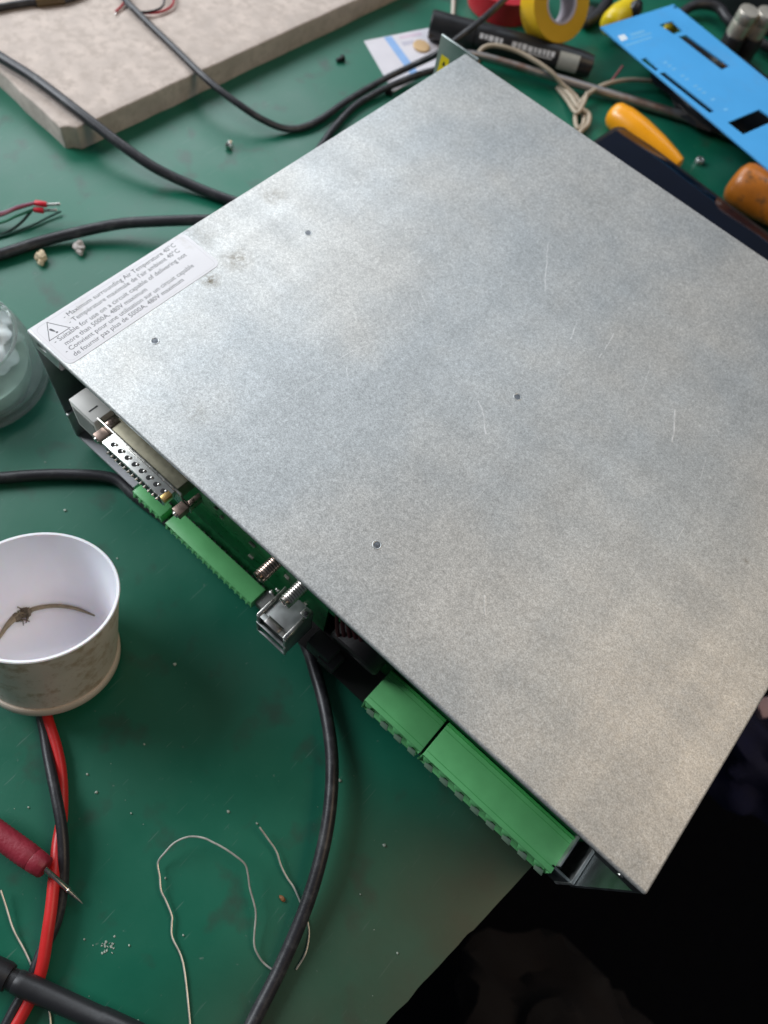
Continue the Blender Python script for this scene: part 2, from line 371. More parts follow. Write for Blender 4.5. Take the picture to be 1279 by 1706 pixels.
# pressed dots on the cover
DOTC = mat('dot_recess_dark', (0.17, 0.18, 0.195), 0.4, 0.85, var=0.4, vs=900)
for k, (x, y) in enumerate([(40.8, 35.9), (175.7, 32.4), (173.2, 133.9), (40.1, 133.7)]):
    dot = MB().lathe([(2.05, 0.02), (1.95, 0.10), (1.75, 0.13), (1.5, 0.05), (1.45, 0.015)], (x, y, H), (0, 0, 1), 32); dot.f = [f for f in dot.f if len(f) == 4]
    dot = dot.build('pressed_dot', DULL, dev)
    MB().lathe([(1.5, 0.02), (0.8, 0.025), (0.6, 0.04), (0, 0.09)], (x, y, H), (0, 0, 1), 28).build('dot_centre', DOTC, dot)  # flat dark disc stands in for the shade of the pressed recess
# ---- warning label with its print
LAB = mat('label_white', (0.80, 0.79, 0.82), 0.42, var=0.03, vs=40, dirt=(0.62, 0.60, 0.58), ds=55, dl=0.60, coat=0.15)
INK = mat('print_grey', (0.07, 0.07, 0.08), 0.5, var=0.15)
LINE = mat('print_pale', (0.64, 0.64, 0.66), 0.5)
def rrect(x0, x1, y0, y1, r, n=6):
    out = []
    for cx_, cy_, a0 in ((x1 - r, y1 - r, 0), (x0 + r, y1 - r, 90), (x0 + r, y0 + r, 180), (x1 - r, y0 + r, 270)):
        for k in range(n + 1):
            a = math.radians(a0 + 90 * k / n); out.append((cx_ + r * math.cos(a), cy_ + r * math.sin(a)))
    return out
label = MB().prism([rrect(1.0, 27.0, 1.2, 88, 3.2)], H + 0.02, H + 0.12).build('warning_label', LAB, dev, smooth=False)
MB().prism([rrect(2.6, 25.9, 2.7, 86.4, 2.6), rrect(2.75, 25.75, 2.85, 86.25, 2.5)], H + 0.121, H + 0.135).build('printed_border', LINE, label, smooth=False)
def text(body, p0, p1, parent, m, h=None, z=0.13, bold=0.004, name='printed_text'):
    """flat print running from p0 to p1 (xy on the lid, mm)"""
    cu = bpy.data.curves.new('t', 'FONT'); cu.body = body; cu.size = 1; cu.offset = bold; cu.resolution_u = 2
    ob = bpy.data.objects.new('t', cu); scn.collection.objects.link(ob)
    bpy.context.view_layer.update()
    me = bpy.data.meshes.new_from_object(ob.evaluated_get(bpy.context.evaluated_depsgraph_get()))
    bpy.data.objects.remove(ob); bpy.data.curves.remove(cu)
    xs = [v.co.x for v in me.vertices]; wdt = max(xs) - min(xs); x0 = min(xs)
    a = Vector((p0[0], p0[1])); b_ = Vector((p1[0], p1[1])); dr = (b_ - a); ln = dr.length; dr /= ln; up = Vector((-dr.y, dr.x))
    k = ln / wdt; kh = h if h else k
    vs = []
    for v in me.vertices:
        q = a + dr * (v.co.x - x0) * k + up * v.co.y * kh
        vs.append((q.x, q.y, H + z))
    fs = [tuple(p.vertices) for p in me.polygons]; bpy.data.meshes.remove(me)
    return MB().add(vs, fs).build(name, m, parent, smooth=False)
for s, a, b_ in [("- Maximum surrounding Air Temperature 40°C", (6.3, 15.7), (5.4, 79.8)),
                 ("- Température maximale de l'air ambient 40°C", (10.0, 15.6), (9.1, 78.9)),
                 ("- Suitable for use on a circuit capable of delivering not", (14.4, 4.5), (13.1, 79.6)),
                 ("more than 5000A, 480V maximum", (18.0, 7.2), (17.2, 52.3)),
                 ("- Convient pour une utilisation sur un circuit capable", (21.4, 4.7), (20.2, 77.6)),
                 ("de fournir pas plus de 5000A, 480V maximum", (24.9, 6.2), (23.7, 68.3))]:
    text(s, a, b_, label, INK, h=3.45, bold=0.0)
def tri(pts, t):
    c = Vector((sum(p[0] for p in pts) / 3, sum(p[1] for p in pts) / 3))
    return [tuple(c + (Vector(p) - c) * t) for p in pts]
T3 = [(2.6, 8.9), (11.6, 14.4), (11.6, 3.2)]
MB().prism([T3, tri(T3, 0.90)], H + 0.125, H + 0.14).build('warning_triangle', INK, label, smooth=False)
text("!", (10.3, 8.2), (9.9, 9.3), label, INK, h=5.6, bold=0.02, name='exclamation_mark')

# ---- boards
pcb = MB().box(24, 172, 13, 14.6, 2.25, 80).build('control_board', PCB, dev)
tr = MB()
for k in range(26):
    z = 20 + k * 2.1; x0 = 84 + random.random() * 20; x1 = 120 + random.random() * 26
    tr.box(x0, x1, 12.94, 13.0, z, z + 0.8)
tag(tr.build('copper_traces', mat('trace_green', (0.025, 0.24, 0.085), 0.3), pcb, smooth=False), kind='stuff')
sm = MB()
for k in range(9):
    x = 82 + random.random() * 84; z = 12 + random.random() * 60
    sm.box(x, x + 1.6 + random.random() * 2, 11.9, 12.93, z, z + 1.2)
tag(sm.build('chip_parts', mat('chip_mix', (0.30, 0.28, 0.24), 0.4, var=0.6, vs=200), pcb), kind='stuff')
MB().box(47, 150, 0.6, 12.9, 1.45, 2.2).build('lower_board', PCB, dev)
MB().box(150.5, 209.5, 0.5, 34, 1.45, 2.0).build('gap_shade_sheet', DARKIN, dev)  # dark sheets put in for the deep shade of the gaps
MB().box(319.4, 325, 1, 33, 1.45, 2.0).build('gap_shade_sheet', DARKIN, dev)
MB().box(205, 322, 17.5, 19, 3, 60).build('power_board', PCB, dev)
MB().box(60, 300, 34, 40, 3, 80).build('inner_shade_block', DARKIN, dev)  # added dark block, keeps the inside of the box dark
MB().box(150, 184, 13.2, 15, 34, 52).build('small_board', PCB, dev)
# dark parts in the gap between the metal jack and the big terminals
MB().lathe([(6, -11), (13, -11), (14, -10), (14, 10), (13, 11), (6, 11)], (193, 18, 30), (0, 1, 0.2), 28, closed=True).build('choke', DARKIN, dev)
MB().box(172, 186, 0, 9, 5, 18).box(180, 190, -1, 8, 5, 13).build('cable_clip', mat('brown_grey_plastic', (0.05, 0.042, 0.042), 0.5), dev, bevel=0.8)
rc = MB()
for k in range(5): rc.tube([(176 + k * 3, 12, 54 - k), (184 + k * 3, 7 + k, 38), (192 + k * 3, 12, 28), (204, 16, 24 - k * 2)], 0.9, 8)
rc.build('red_lead_bundle', mat('dark_red', (0.07, 0.008, 0.012), 0.5), dev)

# ---- ivory plug at the left
wp = MB().box(23.0, 40.2, -3.4, 11, 41, 62).build('ivory_plug', WHITEPL, dev, bevel=0.35)
MB().box(34.0, 34.7, -1.2, 3.6, 62.02, 62.10).build('latch_slot', SOCK, wp, smooth=False)
MB().box(24.5, 38.7, -3.6, -3.42, 43, 58).build('plug_mouth', mat('ivory_shade', (0.30, 0.30, 0.28), 0.6), wp, smooth=False)
MB().box(40.3, 43.5, 2, 12, 40, 58).build('plug_latch', mat('grey_plastic', (0.30, 0.29, 0.27), 0.5), dev, bevel=0.3)
MB().box(9, 12, 3, 8, 66, 70).build('light_pipe', mat('pink_grey', (0.5, 0.42, 0.42), 0.4), dev, bevel=0.5)

# ---- 25-way serial connector
ds = thing  # (kept as a part of the drive: an empty child is not needed, the flange carries the rest)
fl_ = MB().box(41.0, 95.2, -1.6, -0.6, 52.0, 65).build('serial_flange', STEEL, dev, bevel=0.25)
MB().box(46.5, 91.5, -0.5, 10.5, 53.2, 63.6).build('serial_body', mat('khaki_metal', (0.36, 0.33, 0.24), 0.5, 0.6, var=0.2, vs=300), fl_, bevel=0.4)
sh = MB(); z0, z1 = 53.8, 62.8
sh.add([(50.6, -1.7, z1), (91.2, -1.7, z1), (89.4, -1.7, z0), (52.4, -1.7, z0), (50.6, -7.6, z1), (91.2, -7.6, z1), (89.4, -7.6, z0), (52.4, -7.6, z0)],
       [(0, 1, 5, 4), (1, 2, 6, 5), (2, 3, 7, 6), (3, 0, 4, 7), (4, 5, 6, 7)])
shell = sh.build('serial_shell', mat('bright_nickel', (0.66, 0.66, 0.63), 0.36, 1.0, var=0.08), fl_, bevel=0.5)
d0 = MB().lathe([(1.25, 0.02), (1.1, 0.03), (0.7, 0.06), (0, 0.06)], (55.2, -4.9, z1), (0, 0, 1), 14).build('shell_dimple', SOCK, fl_)
g0 = MB().blob((56.2, -4.0, z1 + 0.05), (0.85, 0.8, 0.45), 1, 0.1, n=10).build('shell_glint', STEEL, fl_)
for k in range(1, 8): inst('shell_dimple', d0, fl_, (k * 4.62, 0, 0)); inst('shell_glint', g0, fl_, (k * 4.62, 0, 0))
MB().box(53.5, 88.4, -7.68, -7.62, 55.2, 61.2).build('serial_mouth', SOCK, fl_, smooth=False)
for k in range(13):
    if k == 0: p0_ = MB().lathe([(0.5, 0), (0.5, 1.3), (0.3, 1.5), (0, 1.5)], (55.0, -7.7, 59.6), (0, -1, 0), 8).build('contact_pin', STEEL, fl_)
    else: inst('contact_pin', p0_, fl_, (k * 2.66, 0, 0))
POST = mat('post_brown', (0.34, 0.25, 0.21), 0.45, 0.8, var=0.3, vs=300)
def jackpost(x, z):
    j = MB().box(x - 2.5, x + 2.5, -7.4, -1.7, z - 2.3, z + 2.3).build('jack_post', POST, fl_, bevel=0.55)
    MB().lathe([(1.7, 0), (1.6, 0.7), (1.1, 0.9), (0.6, 0.8), (0, 0.2)], (x, -7.42, z), (0, -1, 0), 14).build('post_tip', STEEL, fl_)
    return j
MB().box(88.6, 91.6, -7.9, -3.2, 60.2, 63.1).build('gold_clip', mat('gold_clip', (0.62, 0.42, 0.16), 0.35, 0.9), fl_, bevel=0.4)
jackpost(46.2, 58.8); jackpost(97.4, 57.6)
MB().box(94.0, 99.6, -1.2, -0.4, 52, 60).box(97.2, 99.6, -0.4, 6, 54, 60).build('mount_bracket', BRONZE, fl_, bevel=0.3)
MB().box(44.8, 48.5, -0.5, 5, 60, 64.2).build('mount_bracket', BRONZE, fl_, bevel=0.3)

# ---- small-pitch terminal strips
def header(x0, x1, y0, y1, z0, z1, ways, big=False):
    t = MB()
    t.box(x0, x1, y0, y1, z1 - 1.2, z1)               # top shelf
    t.box(x0, x0 + 0.9, y0, y1, z0, z1 - 1.2); t.box(x1 - 0.9, x1, y0, y1, z0, z1 - 1.2)
    t.box(x0, x1, y1 - 1.2, y1, z0, z1 - 1.2); t.box(x0, x1, y0 + 0.4, y1, z0, z0 + 1.0)
    body = t.build('terminal_block', TGRN, dev, bevel=0.25)
    p = (x1 - x0) / ways
    tooth = MB().add([(x0 + p * 0.06, y0 - 0.05, z1 - 1.1), (x0 + p * 0.58, y0 - 0.05, z1 - 1.1), (x0 + p * 0.44, y0 - 1.1, z1 - 4.2), (x0 + p * 0.2, y0 - 1.1, z1 - 4.2),
                      (x0 + p * 0.06, y0 + 1.4, z1 - 1.1), (x0 + p * 0.58, y0 + 1.4, z1 - 1.1), (x0 + p * 0.44, y0 + 1.4, z1 - 4.2), (x0 + p * 0.2, y0 + 1.4, z1 - 4.2)],
                     [(0, 1, 2, 3), (7, 6, 5, 4), (0, 4, 5, 1), (1, 5, 6, 2), (2, 6, 7, 3), (3, 7, 4, 0)]).build('terminal_key', TGRN, body, bevel=0.15)
    r = 0.32 if not big else 0.9
    pin = MB().box(x0 + p * 0.5 - r, x0 + p * 0.5 + r, y0 + 1.5, y1 - 1, (z0 + z1) / 2 - r, (z0 + z1) / 2 + r).build('contact_pin', STEEL, body)
    for k in range(1, ways): inst('terminal_key', tooth, body, (k * p, 0, 0)); inst('contact_pin', pin, body, (k * p, 0, 0))
    if big:
        for yy_ in (y0 + 2.3, y1 - 2.4):
            MB().box(x0 + 0.4, x1 - 0.4, yy_, yy_ + 0.28, z1 + 0.002, z1 + 0.03).build('moulding_line', TGRN2, body, smooth=False)
        lip = MB().box(x0, x1, y1 + 0.05, y1 + 1.2, z0, z1 + 1.5).build('back_ridge', TGRN2, body, bevel=0.2)
        slot = MB().add([(x0 + p * .30, y0 - 0.3, z1 - 4.8), (x0 + p * .80, y0 - 0.3, z1 - 4.8), (x0 + p * .95, y0 - 1.9, z1 - 8.2), (x0 + p * .45, y0 - 1.9, z1 - 8.2),
                         (x0 + p * .30, y0 + 0.3, z1 - 5.6), (x0 + p * .80, y0 + 0.3, z1 - 5.6), (x0 + p * .95, y0 - 1.3, z1 - 9.0), (x0 + p * .45, y0 - 1.3, z1 - 9.0)],
                        [(0, 1, 2, 3), (7, 6, 5, 4), (0, 4, 5, 1), (1, 5, 6, 2), (2, 6, 7, 3), (3, 7, 4, 0)]).build('contact_blade', mat('pale_contact%d' % ways, (0.35, 0.5, 0.36), 0.35, 0.5), body, bevel=0.1)
        for k in range(1, ways): inst('contact_blade', slot, body, (k * p, 0, 0))
    else:
        nt_ = MB().box(x0 + p * 0.35, x0 + p * 0.65, y1 + 0.01, y1 + 0.9, z1 - 2.5, z1 - 0.3).build('solder_leg', SOCK, body)
        for k in range(1, ways): inst('solder_leg', nt_, body, (k * p, 0, 0))
    return body
header(52.0, 72.5, -2.6, 5.6, 2.0, 9.5, 5)
header(77.0, 137.9, -3.2, 6.6, 2.0, 10.0, 16)
header(210.6, 244.4, -2.0, 15.4, 4.0, 20.0, 4, True)
header(245.9, 318.8, -2.0, 15.4, 4.0, 20.0, 8, True)
MB().box(138.4, 146, -1, 8, 1.6, 8).build('grey_spacer', mat('grey_pl2', (0.22, 0.21, 0.2), 0.5), dev, bevel=0.5)

# ---- threaded aerial sockets
def stud(x, z, y0, y1, tipm):
    pr = [(2.85, 0)]; h = 0
    n_ = 13; p = (y0 - y1) / n_
    for k in range(n_): pr += [(2.85, k * p + 0.05), (3.15, k * p + p * 0.35), (3.15, k * p + p * 0.6), (2.85, k * p + p * 0.95)]
    L_ = y0 - y1
    pr += [(2.7, L_), (3.0, L_ + 0.2), (3.0, L_ + 1.3), (2.6, L_ + 1.5), (1.6, L_ + 1.5), (1.5, L_ - 1.5), (0, L_ - 1.5)]
    b_ = MB().lathe(pr, (x, y0, z), (0, -1, 0), 28).build('threaded_socket', tipm, dev)
    MB().lathe([(0.45, 0), (0.45, 2.6), (0, 2.8)], (x, y1 + 1.4, z), (0, -1, 0), 10).build('centre_contact', STEEL, b_)
stud(145.2, 62, 12.9, -3.0, BRONZE)
stud(160.4, 60, 12.9, -3.0, mat('grey_bronze', (0.66, 0.60, 0.56), 0.35, 1.0, var=0.2, vs=300))

# ---- shielded metal jack
jx0, jx1, jy0, jy1, jz0, jz1 = 150.9, 168.6, -11.2, 6.5, 16, 40
j = MB(); j.box(jx0, jx1, jy0 + 0.4, jy1, jz1 - 0.6, jz1); j.box(jx0, jx0 + 0.6, jy0 + 0.4, jy1, jz0, jz1 - 0.6); j.box(jx1 - 0.6, jx1, jy0 + 0.4, jy1, jz0, jz1 - 0.6); j.box(jx0, jx1, jy1 - .6, jy1, jz0, jz1 - .6)
jk = j.build('metal_jack', DULL, dev, bevel=0.25)
for a in ((jx0 + 0.1, jx0 + 1.9), (jx1 - 1.9, jx1 - 0.1)):
    MB().box(a[0], a[1], jy0 - 0.3, jy1, jz1 + 0.02, jz1 + 1.1).build('shield_rail', STEEL, jk, bevel=0.3)
MB().box(jx0 + 1.95, jx1 - 1.95, jy0 - 0.3, jy0 + 2.4, jz1 + 0.02, jz1 + 0.8).build('shield_frame', DULL, jk, bevel=0.25)
MB().box(jx0 + 5.0, jx1 - 4.9, jy0 - 0.6, jy0 + 2.9, jz1 + 0.82, jz1 + 1.5).build('latch_tab', mat('tab_steel', (0.55, 0.52, 0.50), 0.3, 1.0), jk, bevel=0.3)
MB().box(jx0 + 4.5, jx1 - 4.4, jy0 + 2.95, jy0 + 3.35, jz1 + 0.01, jz1 + 0.1).build('latch_gap', SOCK, jk, smooth=False)
MB().box(jx1 - 4.0, jx1 - 0.2, 1.8, 5.4, jz1 + 0.9, jz1 + 1.6).build('spring_ear', STEEL, jk, bevel=0.4)
MB().lathe([(1.0, 0), (0.9, 0.06), (0, 0.06)], (jx1 - 2.0, 3.6, jz1 + 1.62), (0, 0, 1), 14).build('ear_hole', SOCK, jk)
MB().box(jx0 + 0.7, jx1 - 0.7, jy0 + 1.2, jy0 + 1.6, jz0 + 1, jz1 - 0.8).build('jack_mouth', SOCK, jk)
for z in (jz0 - 0.2, 27.4):
    MB().box(jx0 - 0.3, jx1 + 0.3, jy0 - 0.5, jy0 + 0.9, z, z + 1.3).build('shield_band', DULL, jk, bevel=0.25)
MB().box(jx0 - 0.3, jx0 + 0.9, jy0 - 0.5, jy0 + 0.9, 17.2, 27.3).box(jx1 - 0.9, jx1 + 0.3, jy0 - 0.5, jy0 + 0.9, 17.2, 27.3).build('shield_band', DULL, jk, bevel=0.2)
MB().box(jx0 - 0.1, jx0 + 1.4, jy0 - 0.3, jy0 + 0.9, 28.8, 39).box(jx1 - 1.4, jx1 + 0.1, jy0 - 0.3, jy0 + 0.9, 28.8, 39).build('shield_band', DULL, jk, bevel=0.2)
MB().blob((jx0 - 2.2, 0, 41), (1.3, 1.4, 1), 3, 0.3).blob((jx0 - 2.0, 3.4, 38), (1.1, 1.0, 1), 5, 0.3).build('solder_blob', STEEL, dev)

# ------------------------------------------------------------------ cables
def cable(name, label, pts, r, m=BLK, n=14, cat='cable', group=None, sub=8):
    """pts: photo spots with the height of the cable's middle above the device's underside"""
    P = [at(*p) if len(p) == 3 and p[0] is not None else Vector(p[1:]) for p in pts]
    o = MB().tube(P, r, n, sub).build(name, m)
    return tag(o, label, cat, group)
cable('power_cable', 'thick black cable running under the box and curving down to the bottom of the photo',
      [(-160, 820, -3.6), (-60, 803, -3.6), (40, 793, -3.6), (120, 791, -3.7), (190, 798, -3.8), (230, 830, -3.85), (320, 900, -3.85), (430, 990, -3.85), (500, 1058, -3.8), (528, 1130, -2.5), (545, 1200, 1), (553, 1270, 3), (549, 1350, 3.5), (534, 1430, 2.5), (508, 1515, 0), (468, 1610, -3), (420, 1706, -3.6), (380, 1790, -3.6)], 3.1)
cable('power_cable', 'thick black cable crossing the corner of the pale slab and passing behind the box',
      [(-120, 30, 16), (-50, 62, 15.5), (0, 95, 15), (60, 133, 14.5), (130, 186, 13), (200, 240, 8), (255, 278, 3), (310, 305, -1.5), (375, 331, -3.3), (440, 350, -3.3)], 3.4)
cable('power_cable', 'thick black cable rising from the left edge beside two ear-shaped pale scraps',
      [(-100, 450, -3.3), (0, 424, -3.3), (60, 405, -3), (130, 387, -1), (200, 373, 2), (260, 369, 5), (320, 367, 7), (400, 366, 7)], 3.3)
cable('thin_cable', 'thinner black cable lying over the slab and bending up towards the tape rolls',
      [(190, -60, 12), (205, -8, 12), (232, 24, 12), (290, 80, 12), (345, 133, 12), (395, 172, 8), (440, 201, 1), (482, 215, -4), (525, 204, -4), (580, 167, -3.5), (640, 132, -3), (690, 108, 4), (730, 88, 18), (775, 55, 30), (820, 18, 32), (870, -30, 30)], 2.4)
cable('thin_cable', 'short run of black cable beside the rear corner of the box',
      [(520, 265, -4.4), (555, 215, -4.3), (590, 178, -4), (625, 156, -3.4), (670, 135, -2), (720, 118, -1), (800, 100, -1)], 2.5)
# brown taped joint on the thin lead at the top left
cable('thin_cable', 'thin black lead with a brown taped joint at the top left corner', [(-60, 25, 11.5), (0, 12, 11.5), (40, 5, 11.5), (75, 1, 11.5), (112, -2, 11.5), (150, -20, 11.5), (200, -70, 11.5)], 2.2)
tp = tag(MB().tube([at(60, 3.5, 11.7), at(82, 1, 11.7), at(106, -1.5, 11.7)], 3.1, 16, 4).build('tape_wrap', mat('brown_tape', (0.13, 0.085, 0.035), 0.4)), 'brown tape wrapped round the thin lead at the top left', 'tape')

# ------------------------------------------------------------------ slab
CON = mat('slab_stone', (0.55, 0.465, 0.41), 0.8, var=0.18, vs=55, bump=0.45, bs=420, dirt=(0.46, 0.385, 0.335), ds=140, dl=0.46)
def slab():
    A = Vector((-176, 138)); dx = Vector((-0.998, 0.055)); dy = Vector((0.055, 0.998)); bm_v = []; f = []
    nx, ny = 26, 44; LX, LY = 420, 760
    top = {}
    m = MB()
    def P(i, j, z):
        u = LX * (i / nx) ** 1.3; v = LY * (j / ny) ** 1.2
        q = A + dx * u + dy * v
        if i == 0 and j >= 0: q = q - dx * noise.noise(Vector((v * 0.05, z * 0.2, 1))) * 1.2
        if j == 0: q = q - dy * noise.noise(Vector((u * 0.05, z * 0.2, 5))) * 1.2
        if i == 0 and j == 0: q = q + (dx + dy) * 4.5
        return (q.x, q.y, z)
    vs = []; fs = []
    for j in range(ny + 1):
        for i in range(nx + 1):
            p = P(i, j, 9.0); vs.append((p[0], p[1], p[2] + noise.noise(Vector((p[0] * 0.03, p[1] * 0.03, 0))) * 0.25))
    for j in range(ny):
        for i in range(nx): a = j * (nx + 1) + i; fs.append((a, a + 1, a + nx + 2, a + nx + 1))
    rim = [(i, 0) for i in range(nx, -1, -1)] + [(0, j) for j in range(1, ny + 1)] + [(i, ny) for i in range(1, nx + 1)] + [(nx, j) for j in range(ny - 1, 0, -1)]
    idx = [j * (nx + 1) + i for i, j in rim]; o = len(vs)
    for i, j in rim: vs.append(P(i, j, -6.95))
    n = len(rim)
    for k in range(n): fs.append((idx[k], idx[(k + 1) % n], o + (k + 1) % n, o + k))
    m.add(vs, fs); return m.build('stone_slab', CON, bevel=2.0, seg=3)
tag(slab(), 'pale grey brown stone slab with a chipped corner at the top left', 'slab')

# red and black wire curl on the slab
REDW = mat('red_wire', (0.42, 0.02, 0.03), 0.4)
c = thing('wire_curl', 'small curl of thin red and dark wires lying on the slab', 'wire', at(230, 5, 10))
MB().tube([at(192, 20, 10), at(204, 8, 10.5), at(212, -5, 11), at(205, -22, 11), at(235, -30, 11)], 0.85, 8).build('red_strand', REDW, c)
MB().tube([at(205, -10, 11), at(212, 5, 11.5), at(228, 18, 11.5), at(250, 22, 11), at(272, 18, 11), at(287, 8, 11), at(290, -10, 11)], 0.85, 8).build('red_strand', REDW, c)
MB().tube([at(200, -8, 12), at(215, 12, 12.5), at(236, 20, 12.5), at(262, 16, 12), at(273, 6, 12), at(272, -12, 12)], 0.75, 8).build('dark_strand', BLK, c)
MB().tube([at(194, 19, 10), at(191, 25, 10)], 0.4, 6, 1).build('bare_end', STEEL, c)

# ------------------------------------------------------------------ small things, upper left
def screw(name, u, v, label, m, r=1.9, ln=7, ang=0.6, head=3.2, cat='screw'):
    p = at(u, v, -7 + head * 0.8); t = thing(name, label, cat, (p.x, p.y, -7))
    ax = Vector((math.cos(ang), math.sin(ang), -0.12)).normalized()
    MB().lathe([(0, 0), (head * 0.6, 0.1), (head, 1.0), (head, 2.0), (r, 2.1)], p - ax * 2, ax, 18).build('screw_head', m, t)
    pr = []
    for k in range(7): pr += [(r * 0.8, 0.1 + k * ln / 7), (r, 0.1 + (k + .5) * ln / 7)]
    MB().lathe([(r * .8, 0)] + pr + [(r * .6, ln), (0, ln + .3)], p + ax * 0.1, ax, 14).build('screw_thread', m, t)
screw('metal_screw', 381, 243, 'small silver screw lying on the green mat behind the box', STEEL, 1.5, 5, 2.2, 2.6)
screw('metal_screw', 570, 97, 'small black screw near the long edge of the slab', BLKPL, 1.7, 5, -1.8, 2.6)
screw('metal_screw', 646, 152, 'black screw half hidden beneath the two cables by the card', BLKPL, 1.9, 4, 0.3, 3)
t = thing('hex_nut', 'small grey nut on the green mat right of the orange handle', 'nut', at(1163, 270, -7))
MB().lathe([(1.6, 0), (3.4, 0), (3.6, 0.5), (3.6, 3.2), (3.3, 3.7), (1.6, 3.7)], at(1163, 271, -7), (0.1, 0, 1), 6, closed=True).build('nut_body', DULL, t, bevel=0.2)

def scrap(u, v, label, col, s, seed):
    p = at(u, v, -4.2)
    m = mat('scrap_%d' % seed, col, 0.7, var=0.2, vs=300, bump=0.5, bs=700)
    b_ = MB(); b_.blob(p, (3.6 * s, 3.0 * s, 2.8), seed, 0.55, n=18); b_.blob(p + Vector((3.0 * s, -2.6 * s, -0.8)), (2.2 * s, 1.8 * s, 1.7), seed + 4, 0.5, n=14)
    b_.blob(p + Vector((-1.8 * s, 2.2 * s, 0.5)), (2.2 * s, 1.8 * s, 1.6), seed + 9, 0.5, n=14)
    tag(b_.build('glue_scrap', m), label, 'scrap')
scrap(68, 428, 'cream lump of dried glue just below the cable at the left', (0.62, 0.50, 0.33), 0.95, 2)
scrap(132, 411, 'pale grey pink lump of dried glue nearer the box, against the cable', (0.50, 0.45, 0.42), 1.0, 7)

# crimped wires
t = thing('crimped_leads', 'thin coloured wires ending in two red crimp ferrules by the left edge', 'wires', at(60, 360, -7))
RC = mat('red_crimp', (0.62, 0.012, 0.03), 0.4)
for (u, v, u2, v2, z) in ((58, 338, 78, 341, 4), (56, 349, 73, 351, 1)):
    a, b_ = at(u, v, z), at(u2, v2, z); MB().lathe([(1.4, 0), (1.7, 0.4), (1.8, (b_ - a).length * .9), (1.4, (b_ - a).length)], a, b_ - a, 16).build('red_sleeve', RC, t)
    c_, d_ = b_, at(u2 + 22, v2 - 1, z); MB().lathe([(0.9, 0), (0.9, (d_ - c_).length * .8), (1.1, (d_ - c_).length * .9), (0.8, (d_ - c_).length)], c_, d_ - c_, 12).build('ferrule_tube', STEEL, t)
for col, pts in (((0.16, 0.008, 0.02), [(-60, 372, -4), (0, 359, 0), (25, 349, 3), (58, 339, 4)]), ((0.30, 0.14, 0.20), [(-60, 362, -4), (0, 355, 0), (30, 344, 3), (60, 337, 4)]),
                 ((0.01, 0.16, 0.08), [(-60, 382, -5), (0, 371, -2), (25, 361, 0), (56, 349, 1)]), ((0.012, 0.03, 0.025), [(-50, 400, -6), (0, 391, -6), (30, 375, -4), (52, 352, 0)])):  # the last, near-black wire doubles as a painted shadow line
    MB().tube([at(*p) for p in pts], 0.8, 8).build('thin_wire', mat('wire_col', col, 0.45), t)
MB().tube([at(-50, 402, -6), at(0, 394, -6), at(50, 377, -6), at(80, 362, -5.5), at(101, 352, -5)], 0.7, 8).build('thin_wire', mat('wire_shadow_dark', (0.01, 0.06, 0.045), 0.5), t)  # dark wire on the mat, also stands in for the ferrule's shadow

# ------------------------------------------------------------------ glass jar
def glass_mat(name, col, rough=0.02):
    m = bpy.data.materials.new(name); m.use_nodes = True; N = m.node_tree.nodes; L = m.node_tree.links; b = N['Principled BSDF']
    b.inputs['Base Color'].default_value = (*col, 1); b.inputs['Transmission Weight'].default_value = 0.86; b.inputs['IOR'].default_value = 1.33
    n = N.new('ShaderNodeTexNoise'); n.inputs['Scale'].default_value = 60; r = N.new('ShaderNodeMapRange'); r.inputs[3].default_value = rough; r.inputs[4].default_value = rough + 0.15
    tc = N.new('ShaderNodeTexCoord'); L.new(tc.outputs['Object'], n.inputs['Vector']); L.new(n.outputs['Fac'], r.inputs[0]); L.new(r.outputs[0], b.inputs['Roughness'])
    return m
JC = Vector((-68, -12, -6.9)); JR = 38
t = thing('glass_jar', 'round clear glass jar holding a whitish sponge at the left edge', 'jar', JC)
MB().lathe([(0, 0), (JR - 3, 0), (JR, 2.5), (JR, 5), (JR - 1, 8), (JR - 5, 30), (JR - 7, 36), (JR - 8, 36.6), (JR - 9, 36), (JR - 7.2, 29), (JR - 3.4, 9), (JR - 4.5, 5.5), (0, 4.8)], JC, (0, 0, 1), 72).build('glass_body', glass_mat('jar_glass', (0.90, 0.97, 0.94)), t)
MB().lathe([(0, 5.2), (JR - 6.5, 5.2), (JR - 6, 8), (JR - 7.2, 15), (0, 15.2)], JC, (0, 0, 1), 48).build('murky_layer', mat('murk', (0.48, 0.60, 0.52), 0.6, var=0.25, vs=70), t)
MB().blob(JC + Vector((-4, 6, 22)), (25, 24, 10), 11, 0.28, n=64, f=3).build('white_sponge', mat('sponge', (0.62, 0.66, 0.66), 0.8, var=0.2, vs=150, bump=0.8, bs=250), t)

# ------------------------------------------------------------------ white plastic pot
c0 = Vector((86.8, -83.0, -2.0)); c1 = Vector((79.8, -69.8, 47.0)); ax = (c1 - c0); LH = ax.length; ax.normalize()
potm = mat('pot_white', (0.88, 0.83, 0.87), 0.38, var=0.04, vs=30, coat=0.1)
potm.node_tree.nodes['Principled BSDF'].inputs['Subsurface Weight'].default_value = 0.25; potm.node_tree.nodes['Principled BSDF'].inputs['Subsurface Scale'].default_value = 0.006
pt = thing('plastic_pot', 'open white plastic pot with brown scorched outside at the left edge', 'pot', c0)
R0, R1 = 30.4, 33.2
potout = mat('pot_scorched', (0.74, 0.66, 0.58), 0.45, var=0.14, vs=35, bump=0.4, bs=260, dirt=(0.50, 0.385, 0.28), ds=120, dl=0.50)
pw = MB().lathe([(R0 - 1.0, 4.8), (R0 - 0.8, 6), (R1 - 0.2, LH - 3)], c0, ax, 72, closed=False)
pw.f = [f for f in pw.f if len(f) == 4]
